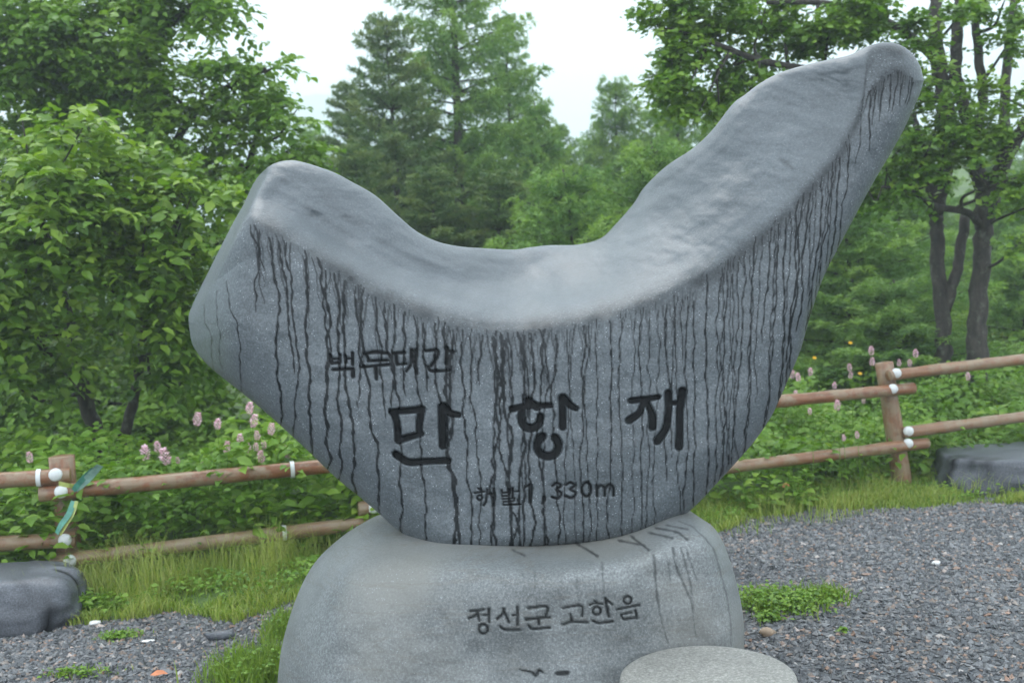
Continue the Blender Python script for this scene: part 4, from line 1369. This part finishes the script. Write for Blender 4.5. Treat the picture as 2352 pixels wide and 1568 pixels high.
def weeds(name, label, n, pxlo, pxhi, dlo, dhi, h0, h1, L0, L1, seed, ratio=0.55, mat=None, front=False):
    p, g = scatter_band(n, pxlo, pxhi, dlo, dhi, seed)
    if front:
        ok = p[:, 1] > bound(p[:, 0]) + 0.06 + 0.10 * fbm(p[:, 0] * 3, p[:, 1] * 3, 12, 2)
        p = p[ok]
        n = len(p)
    hmax = (h0 + (h1 - h0) * (0.5 + 0.5 * fbm(p[:, 0] * 1.7, p[:, 1] * 1.7, seed, 2)))
    z = g.random(n) ** 0.6 * hmax
    C = p + np.stack([g.normal(0, 0.03, n), g.normal(0, 0.03, n), z], 1)
    a = g.uniform(0, 6.28, n)
    A = np.stack([np.cos(a), np.sin(a), g.uniform(-0.5, 0.3, n)], 1)
    Nn = unit(np.array([0, -0.25, 1.0]) + g.normal(0, 0.4, (n, 3)))
    clump = fbm(p[:, 0] * 2.6, p[:, 1] * 2.6, seed + 2, 2)
    L = (L0 + (L1 - L0) * g.random(n) ** 1.6) * (1 + 0.4 * clump)
    T = np.clip(0.5 + 0.25 * clump + 0.13 * g.normal(0, 1, n), 0, 1)
    V, P, TT = leaves(C, A, Nn, L, L * ratio, T, L1 > 0.07)
    return tag(obj(name, V, P, mat or M_weed, None, {'tint': TT}), label, kind='stuff')


weeds('undergrowth', 'mixed leafy weeds growing behind the left fence', 15000, -300, 1000, -0.05, 2.4, 0.30, 0.85, 0.05, 0.11, 201)
weeds('undergrowth', 'mixed leafy weeds growing behind the right fence', 15000, 1500, 2700, 0.0, 2.8, 0.25, 0.75, 0.05, 0.10, 202)
weeds('low_weeds', 'small leafy weeds in front of the fence', 11000, -100, 2500, -0.9, 0.1, 0.02, 0.13, 0.02, 0.045, 203, front=True)
weeds('herb_layer', 'tall herbs at the edge of the wood on the right', 6000, 1300, 2700, 2.6, 7.0, 0.3, 0.9, 0.08, 0.15, 204, 0.5)
weeds('fern_layer', 'green ground plants under the conifers', 9000, -600, 3000, 7.0, 16.0, 0.3, 1.1, 0.12, 0.24, 205, 0.4)


def blades(P0, hgt, g, bend=0.5, w=0.0035, tint=None):
    n = len(P0)
    a = g.uniform(0, 6.28, n)
    b = g.uniform(0.15, 1.0, n) * bend
    d = np.stack([np.cos(a), np.sin(a), a * 0], 1)
    s = np.stack([-np.sin(a), np.cos(a), a * 0], 1)
    a2 = g.uniform(0, 6.28, n)
    s = np.stack([np.cos(a2), np.sin(a2), a * 0], 1)
    h = hgt[:, None]
    up = np.array([0, 0, 1.0])
    m = P0 + up * h * 0.55 + d * h * (b * 0.22)[:, None]
    t = P0 + up * h * (1 - 0.25 * b)[:, None] + d * h * (b * 0.75)[:, None]
    ww = w * (0.7 + 0.6 * g.random(n))[:, None]
    V = np.stack([P0 - s * ww, P0 + s * ww, m + s * ww * .8, m - s * ww * .8, t], 1).reshape(-1, 3)
    k = (np.arange(n) * 5)[:, None]
    T = np.clip(0.42 + 0.16 * g.normal(0, 1, n), 0, 1) if tint is None else tint
    return V, [k + np.array([[0, 1, 2, 3]]), k + np.array([[3, 2, 4]])], np.repeat(T, 5)


def grass_zone(name, label, n, xlo, xhi, f0, f1, h0, h1, seed, dry=0.0, w=0.0035, keep=None, bend=0.6):
    g = np.random.default_rng(seed)
    x = g.uniform(xlo, xhi, n)
    t = g.random(n)
    y = f0(x) + (f1(x) - f0(x)) * t
    y = y + 0.10 * fbm(x * 4, y * 0 + seed, seed, 3)
    cl = fbm(x * 3.5, y * 3.5, seed + 1, 3)
    ok = g.random(n) < np.clip(0.75 + 0.7 * cl, 0.08, 1)
    if keep is not None: ok &= keep(x, y)
    x, y, cl = x[ok], y[ok], cl[ok]
    n = len(x)
    P0 = np.stack([x, y, height(x, y) - 0.005], 1)
    hh = (h0 + (h1 - h0) * np.clip(0.5 + 0.6 * cl, 0, 1)) * g.uniform(0.5, 1.15, n)
    T = np.clip(0.40 + dry + 0.2 * cl + 0.15 * g.normal(0, 1, n) + 0.25 * (g.random(n) < 0.08), 0, 1)
    V, P, TT = blades(P0, hh, g, bend, w, T)
    return tag(obj(name, V, P, M_grass, None, {'tint': TT}), label, kind='stuff')


def fence_y(x):
    pxs = np.linspace(-700, 3000, 60)
    pts = at(pxs, np.full(60, 1000.0), fd(pxs))
    return np.interp(x, pts[:, 0], pts[:, 1])


not_base = lambda x, y: ~((np.abs(x - 0.02) < 0.92) & (y > 2.9) & (y < 4.6))
grass_zone('verge_grass', 'short wet grass on the verge between gravel and left fence', 42000, -4.2, 0.4, lambda x: bound(x) - 0.02, lambda x: fence_y(x) + 0.3, 0.03, 0.12, 301, 0.20, bend=1.1, keep=not_base)
grass_zone('verge_grass', 'short wet grass on the verge between gravel and right fence', 40000, 0.4, 4.6, lambda x: bound(x) - 0.02, lambda x: fence_y(x) + 0.4, 0.03, 0.095, 302, 0.20, bend=1.1, keep=not_base)
grass_zone('tall_grass', 'long thin grass standing along the foot of the fence', 3800, -3.1, -0.6, lambda x: fence_y(x) - 0.45, lambda x: fence_y(x) + 0.05, 0.14, 0.38, 303, 0.28, 0.0015, bend=1.1)
grass_zone('tall_grass', 'long thin grass in front of the right fence and block', 2200, 1.0, 4.4, lambda x: fence_y(x) - 0.6, lambda x: fence_y(x) + 0.3, 0.08, 0.24, 304, 0.15, 0.0020, bend=1.2)
grass_zone('meadow_grass', 'light green meadow grass beyond the right fence', 20000, 0.5, 9.5, lambda x: fence_y(x) + 0.8, lambda x: fence_y(x) + 9.5, 0.10, 0.30, 305, 0.12, 0.007)


# grass and clover clumps that stand alone
def clump(name, label, cx, cy, rx, ry, nb, nl, hb, Ll, seed, group=None):
    g = np.random.default_rng(seed)
    c = ground_at(cx, cy)
    root = empty(name, (c[0], c[1], 0), label, 'plant', group)
    u = g.normal(0, 0.45, (nb, 2))
    x, y = c[0] + u[:, 0] * rx, c[1] + u[:, 1] * ry
    V, P, T = blades(np.stack([x, y, height(x, y) - 0.004], 1), hb * g.uniform(0.4, 1.1, nb), g, 0.8, 0.003, np.clip(0.38 + 0.15 * g.normal(0, 1, nb), 0, 1))
    o = obj('grass_blades', V, P, M_grass, root, {'tint': T})
    o['kind'] = 'stuff'
    if nl:
        u = g.normal(0, 0.42, (nl, 2))
        x, y = c[0] + u[:, 0] * rx, c[1] + u[:, 1] * ry - 0.02
        a = g.uniform(0, 6.28, nl)
        C = np.stack([x, y, height(x, y) + g.uniform(0.01, hb * 0.75, nl)], 1)
        A = np.stack([np.cos(a), np.sin(a), g.uniform(-0.2, 0.3, nl)], 1)
        V, P, T = leaves(C, A, unit(np.array([0, 0, 1.0]) + g.normal(0, 0.3, (nl, 3))), Ll * g.uniform(.6, 1.2, nl), Ll * .75 * np.ones(nl), np.clip(0.55 + .2 * g.normal(0, 1, nl), 0, 1))
        o = obj('small_leaves', V, P, M_weed, root, {'tint': T})
        o['kind'] = 'stuff'
    return root


clump('weed_clump', 'bright clover and grass clump on the gravel just right of the plinth', 1790, 1392, 0.26, 0.20, 700, 900, 0.09, 0.026, 401)
clump('weed_clump', 'grass tuft on gravel at the right end of the clover clump', 1890, 1375, 0.12, 0.10, 500, 60, 0.08, 0.022, 402)
clump('weed_clump', 'tall soft grass tuft leaning on the lower left side of the plinth', 585, 1555, 0.20, 0.26, 1500, 260, 0.15, 0.025, 403)
clump('weed_clump', 'thin grass tuft left of the plinth, above the larger leaning tuft', 645, 1450, 0.08, 0.22, 420, 90, 0.13, 0.02, 409)
clump('weed_clump', 'small leafy weed in the gravel at the bottom left corner', 180, 1552, 0.16, 0.05, 120, 130, 0.05, 0.022, 404)
clump('weed_clump', 'low green weed on the gravel below the white pebble', 280, 1466, 0.12, 0.06, 160, 170, 0.045, 0.02, 405)
clump('weed_clump', 'leafy weeds against the foot of the left boulder', 190, 1415, 0.20, 0.12, 300, 420, 0.12, 0.04, 406)
clump('weed_clump', 'tiny single weed in the right gravel', 1932, 1452, 0.03, 0.03, 30, 40, 0.03, 0.018, 407)
clump('weed_clump', 'small weed in gravel under the clover clump', 1765, 1425, 0.07, 0.05, 60, 110, 0.05, 0.026, 408)


# broad-leaved plants one can tell apart
def plant(name, label, px, py, Y, H, nst, Ll, ratio, seed, tint=0.55, narrow=False):
    g = np.random.default_rng(seed)
    foot = at(px, py, Y)
    foot[2] = float(height(np.array(foot[0]), np.array(foot[1])))
    root = empty(name, foot, label, 'plant')
    mb = MB()
    C, A, Nn, L = [], [], [], []
    for s in range(nst):
        a = g.uniform(0, 6.28)
        ln = g.uniform(0.05, 0.3)
        p0 = foot + np.array([g.normal(0, 0.05), g.normal(0, 0.05), 0])
        h = H * g.uniform(0.7, 1.0)
        t = np.linspace(0, 1, 7)[:, None]
        P = p0 + np.array([0, 0, 1.0]) * h * t + np.array([math.cos(a), math.sin(a), 0]) * h * ln * t ** 2
        mb.tube(P, np.linspace(0.005, 0.002, 7), 5, False)
        m = int(h / 0.035)
        for j in range(m):
            f = 0.2 + 0.8 * (j + .5) / m
            p = p0 + np.array([0, 0, 1.0]) * h * f + np.array([math.cos(a), math.sin(a), 0]) * h * ln * f * f
            b = j * 2.4 + g.normal(0, .3)
            for q in range(3 if narrow else 1):
                bb = b + (q - 1) * 0.5 if narrow else b
                C.append(p); A.append([math.cos(bb), math.sin(bb), 0.35 - 0.5 * (1 - f) + g.normal(0, .1)])
                Nn.append([g.normal(0, .25), -0.15 + g.normal(0, .25), 1.0]); L.append(Ll * (1.15 - 0.5 * f) * g.uniform(.8, 1.1))
    mb.build('stem', M_weed, root)
    C, A, Nn, L = np.array(C), np.array(A), unit(np.array(Nn)), np.array(L)
    ms = single_leaf_meshes('leaf', M_weed, ratio)
    pinv = parent_mw(root).inverted()
    for i in range(len(C)):
        o = bpy.data.objects.new('leaf', ms[g.integers(0, 3) if tint < .6 else g.integers(1, 3)])
        COL.objects.link(o)
        a = unit(A[i]); s = unit(np.cross(a, Nn[i])); nn = np.cross(s, a)
        o.parent = root
        o.matrix_parent_inverse = pinv
        o.matrix_basis = Matrix(((s[0], a[0], nn[0], C[i][0]), (s[1], a[1], nn[1], C[i][1]), (s[2], a[2], nn[2], C[i][2]), (0, 0, 0, 1))) @ Matrix.Diagonal((L[i], L[i], L[i], 1))
    return root


plant('mugwort_plant', 'bright feathery mugwort rising above the rail beside the ribbon', 262, 1250, 5.92, 0.72, 7, 0.11, 0.17, 501, 0.7, True)
plant('mugwort_plant', 'feathery mugwort clump further right behind the left top rail', 330, 1250, 6.0, 0.60, 7, 0.11, 0.17, 502, 0.7, True)
plant('broadleaf_plant', 'ovate-leaved plant under the lower right rail, close to the stone edge', 1735, 1150, 6.72, 0.30, 6, 0.11, 0.5, 503, 0.6)
plant('broadleaf_plant', 'ovate-leaved plant overlapping the lower right rail near its left end', 1820, 1140, 6.82, 0.28, 5, 0.11, 0.5, 504, 0.6)
plant('broadleaf_plant', 'large-leaved plant behind the left rails in the middle of their span', 560, 1200, 6.0, 0.42, 5, 0.16, 0.8, 505, 0.5)
plant('broadleaf_plant', 'large-leaved plant behind the left rails, next to the stone', 690, 1200, 6.1, 0.40, 5, 0.17, 0.8, 506, 0.5)
plant('broadleaf_plant', 'yellowish leafy bush left of the right fence post', 1890, 1050, 7.6, 0.72, 6, 0.08, 0.6, 507, 0.8)
plant('broadleaf_plant', 'leafy plant right behind the right fence post', 2130, 1060, 7.6, 0.46, 5, 0.14, 0.45, 508, 0.7)
plant('broadleaf_plant', 'small leafy plant at the foot of the lower right rail end', 1975, 1130, 7.3, 0.22, 5, 0.07, 0.7, 509, 0.6)


# pink flower spikes (each its own thing)
def flower_meshes():
    g = np.random.default_rng(600)
    C, A, Nn = [], [], []
    for j in range(70):
        f = j / 70
        a = j * 2.4
        r = 0.015 * math.sin(math.pi * min(0.97, 0.12 + f * 0.88))
        C.append([math.cos(a) * r * .5, math.sin(a) * r * .5, f * 0.050])
        A.append([math.cos(a), math.sin(a), 0.5])
        Nn.append([0, 0, 1])
    C, A, Nn = np.array(C), np.array(A, float), unit(np.array(Nn, float) + g.normal(0, .3, (70, 3)))
    V, P, T = leaves(C, A, Nn, g.uniform(.009, .014, 70), np.full(70, .008), g.random(70), False)
    return mesh_data('bloom', V, P, M_petal, {'tint': T})


BLOOM = flower_meshes()
mbs = MB()
mbs.tube([(0, 0, 0), (0.01, 0, 0.3), (0, 0, 0.6)], (0.0025, 0.002, 0.0016), 4, False)
STEM = mesh_data('stem', np.vstack(mbs.V), [np.vstack(mbs.P[4])], M_weed, {'tint': np.concatenate(mbs.A)})


def flower(px, py, Y, label, group, s=1.0, tilt=0.0):
    p = at(px, py + 14, Y)
    o = empty('pink_flower', (p[0], p[1], p[2] - 0.6), label, 'flower', group)
    for nm, me, z in (('stem', STEM, 0), ('bloom', BLOOM, 0.6)):
        q = bpy.data.objects.new(nm, me)
        COL.objects.link(q)
        q.parent = o
        q.location = (0, 0, z)
        if nm == 'bloom':
            q.scale = (s, s, s)
            q.rotation_euler = (0, tilt, random.uniform(0, 6))
    return o


def c4(x, y): return (x / 1.386 / 1.7415, (1600 + y / 1.386) / 1.7415)
def c5(x, y): return ((2700 + x / 1.568) / 1.7415, (1200 + y / 1.568) / 1.7415)


FL = [(1090, 110, 1.25), (1205, 130, 1.0), (1380, 45, 1.1), (1400, 120, 1.2), (1500, 160, 1.1), (1428, 190, .9), (1335, 215, 1.0), (1375, 270, 1.1), (1420, 250, .8), (1255, 262, 1.1), (1467, 237, .8), (1450, 315, 1.1), (1600, 290, 1.2),
      (880, 258, 1.1), (810, 298, 1.4), (930, 325, 1.5), (170, 315, 1.0), (405, 350, 1.0), (990, 318, .6), (1115, 345, .7)]
FL.sort()
for i, (x, y, s) in enumerate(FL):
    px, py = c4(x, y)
    flower(px, py, 5.9 + (i % 4) * 0.12, ORD[i] + (' pink flower spike' if i == 0 else ' pink flower spike from the left') + ' above the left fence rail', 'pink flowers behind the left fence', s * 1.35, random.uniform(-.3, .3))
FR = [(735, 455, 1.2), (778, 472, 1.3), (850, 437, 1.1), (755, 582, 1.2), (1097, 410, 1.1), (1100, 455, 1.0), (1233, 310, 1.3), (1235, 374, 1.2), (1000, 520, 1.0), (1015, 655, 1.3), (1180, 610, .9), (1145, 830, .9), (1060, 845, .8), (1405, 377, 1.0), (1475, 380, 1.1), (1510, 325, 1.2), (1838, 465, 1.1), (848, 680, .8)]
FR.sort()
for i, (x, y, s) in enumerate(FR):
    px, py = c5(x, y)
    front = 650 < y
    flower(px, py, (6.8 if front else 7.6 + (i % 4) * 0.2), ORD[i] + (' pink flower spike' if i == 0 else ' pink flower spike from the left') + ' around the right fence post', 'pink flowers behind the right fence', s * 1.1, random.uniform(-.3, .3))
# yellow daisies
g = np.random.default_rng(610)
a = np.linspace(0, 6.28, 9)[:-1]
V, P, T = leaves(np.zeros((8, 3)), np.stack([np.cos(a), np.sin(a), a * 0 + .15], 1), np.tile([0, 0, 1.0], (8, 1)), np.full(8, .030), np.full(8, .02), g.random(8), False)
DAISY = mesh_data('petals', V, P, M_yellow, {'tint': T})
for x, y, lab in [(875, 362, 'yellow flower nearest the stone, left of the right fence post'), (1100, 268, 'topmost yellow flower against the larch boughs'), (1160, 460, 'yellow flower just left of the right fence post')]:
    px, py = c5(x, y)
    p = at(px, py, 8.3)
    o = empty('yellow_flower', (p[0], p[1], p[2] - 0.6), lab, 'flower')
    for nm, me, z in (('stem', STEM, 0), ('petals', DAISY, 0.6)):
        q = bpy.data.objects.new(nm, me); COL.objects.link(q); q.parent = o; q.location = (0, 0, z)
        if nm == 'petals': q.rotation_euler, q.scale = (R(40), 0, 0), (0.7, 0.7, 0.7)

# ------------------------------------------------------------------ gravel stones
def gravel(n, seed, xlo, xhi, ylo, yhi, s0, s1, label):
    g = np.random.default_rng(seed)
    x, y = g.uniform(xlo, xhi, n), g.uniform(ylo, yhi, n)
    ok = (y < bound(x) + 0.05 + 0.10 * fbm(x * 3, y * 3, 11, 3)) & ~((np.abs(x - 0.02) < 0.70) & (y > 3.15) & (y < 4.0))
    # inside the camera's view with a margin
    d = np.stack([x, y, np.full(n, -EYE)], 1)
    cz = -(d @ RMn[:, 2])
    sx, sy = PCX + FPX * (d @ RMn[:, 0]) / cz, PCY - FPX * (d @ RMn[:, 1]) / cz
    ok &= (cz > 0) & (sx > -250) & (sx < 2600) & (sy < 1800)
    x, y = x[ok], y[ok]
    n = len(x)
    s = s0 + (s1 - s0) * g.random(n) ** 2.2
    base = np.array([(0, 0, 1), (0, 0, -1), (1, 0, 0), (-1, 0, 0), (0, 1, 0), (0, -1, 0)], float)
    V = base[None] * (1 + 0.35 * g.normal(0, 1, (n, 6, 1))).clip(.45, 1.6) + g.normal(0, .22, (n, 6, 3))
    V = V * np.stack([g.uniform(.8, 1.3, n), g.uniform(.6, 1.0, n), g.uniform(.4, .8, n)], 1)[:, None]
    a = g.uniform(0, 6.28, n)
    ca, sa = np.cos(a)[:, None], np.sin(a)[:, None]
    V = np.stack([V[..., 0] * ca - V[..., 1] * sa, V[..., 0] * sa + V[..., 1] * ca, V[..., 2]], -1)
    V = V * s[:, None, None] + np.stack([x, y, height(x, y) + s * 0.25], 1)[:, None]
    f = np.array([(0, 2, 4), (0, 4, 3), (0, 3, 5), (0, 5, 2), (1, 4, 2), (1, 3, 4), (1, 5, 3), (1, 2, 5)])
    T = (np.arange(n) * 6)[:, None, None] + f[None]
    t = np.clip(g.random(n), 0, 1) ** 1.0
    return tag(obj('gravel', V.reshape(-1, 3), [T.reshape(-1, 3)], M_gravel, None, {'tint': np.repeat(t, 6)}, smooth=False), label, kind='stuff')


gravel(32000, 701, -3.2, -0.3, 3.3, 5.6, 0.008, 0.018, 'grey crushed stone left of the plinth')
gravel(76000, 702, 0.4, 4.4, 3.0, 7.8, 0.008, 0.018, 'grey crushed stone right of the plinth')


# small loose things
def pebble(name, label, px, py, size, mat, seed, cat='stone', lift=0.4):
    g = np.random.default_rng(seed)
    p = ground_at(px, py)
    n, m = 10, 7
    th = np.linspace(0, 2 * np.pi, n, endpoint=False)
    ph = np.linspace(-np.pi / 2, np.pi / 2, m)
    TH, PH = np.meshgrid(th, ph)
    r = 1 + 0.14 * g.normal(0, 1, (m, n)) * np.cos(PH)
    V = np.stack([np.cos(PH) * np.cos(TH) * r * size[0], np.cos(PH) * np.sin(TH) * r * size[1], np.sin(PH) * r * size[2] + size[2] * lift + 0.012], -1).reshape(-1, 3) + p
    i = (np.arange(m - 1)[:, None] * n)
    j = np.arange(n)[None]
    q = np.stack([i + j, i + (j + 1) % n, i + n + (j + 1) % n, i + n + j], -1).reshape(-1, 4)
    return tag(obj(name, V, [q], mat), label, cat)


pebble('pebble', 'brown stone on the gravel beside the round seat', 1762, 1462, (0.034, 0.03, 0.022), M_brown, 1)
pebble('pebble', 'white pebble at the grass edge right of the left boulder', 218, 1438, (0.030, 0.022, 0.014), M_whitebit, 2)
pebble('pebble', 'white pebble lying in the grass edge above the others', 306, 1398, (0.026, 0.02, 0.012), M_whitebit, 3)
pebble('pebble', 'flat white chip on the gravel between plinth and left boulder', 340, 1478, (0.036, 0.016, 0.006), M_whitebit, 4)
pebble('pebble', 'pale stone in the middle of the right gravel', 2150, 1300, (0.026, 0.02, 0.014), M_whitebit, 5)
pebble('pebble', 'dark flat stone on the gravel left of the plinth', 505, 1468, (0.075, 0.03, 0.022), M_rock, 6)
p = ground_at(345, 1560)
V, P, T = leaves(np.array([p + [0, 0, 0.02]]), np.array([[1.0, .2, 0.1]]), np.array([[0, -0.3, 1.0]]), np.array([.075]), np.array([.04]), np.array([.5]))
tag(obj('fallen_leaf', V, P, M_orange), 'orange dead leaf on the gravel at the bottom left', 'leaf')
p = ground_at(2860 / 1.7415 + 0, 1150)
p = ground_at(1800, 1120)
V, P, T = leaves(np.array([at(1797, 1118, 6.9)]), np.array([[1.0, .2, 0.3]]), np.array([[0, -0.6, 1.0]]), np.array([.06]), np.array([.045]), np.array([.5]))
tag(obj('red_leaf', V, P, M_orange), 'small red leaf among the weeds below the lower right rail', 'leaf')

# ------------------------------------------------------------------ haze
HD = 0.0034
hz = bpy.data.materials.new('mist')
hz.use_nodes = True
nt = hz.node_tree
nt.nodes.clear()
out = nt.nodes.new('ShaderNodeOutputMaterial')
pv = nt.nodes.new('ShaderNodeVolumePrincipled')
pv.inputs['Color'].default_value = (0.78, 0.85, 0.89, 1)
pv.inputs['Density'].default_value = HD
pv.inputs['Anisotropy'].default_value = 0.1
nt.links.new(pv.outputs[0], out.inputs['Volume'])
x0, x1, y0, y1, z0, z1 = -860, 860, -80, 1100, -3.5, 190
V = np.array([(x0, y0, z0), (x1, y0, z0), (x1, y1, z0), (x0, y1, z0), (x0, y0, z1), (x1, y0, z1), (x1, y1, z1), (x0, y1, z1)], float)
Q = np.array([(0, 3, 2, 1), (4, 5, 6, 7), (0, 1, 5, 4), (1, 2, 6, 5), (2, 3, 7, 6), (3, 0, 4, 7)])
tag(obj('haze', V, [Q], hz, smooth=False), 'thin morning mist between the trees', kind='stuff')
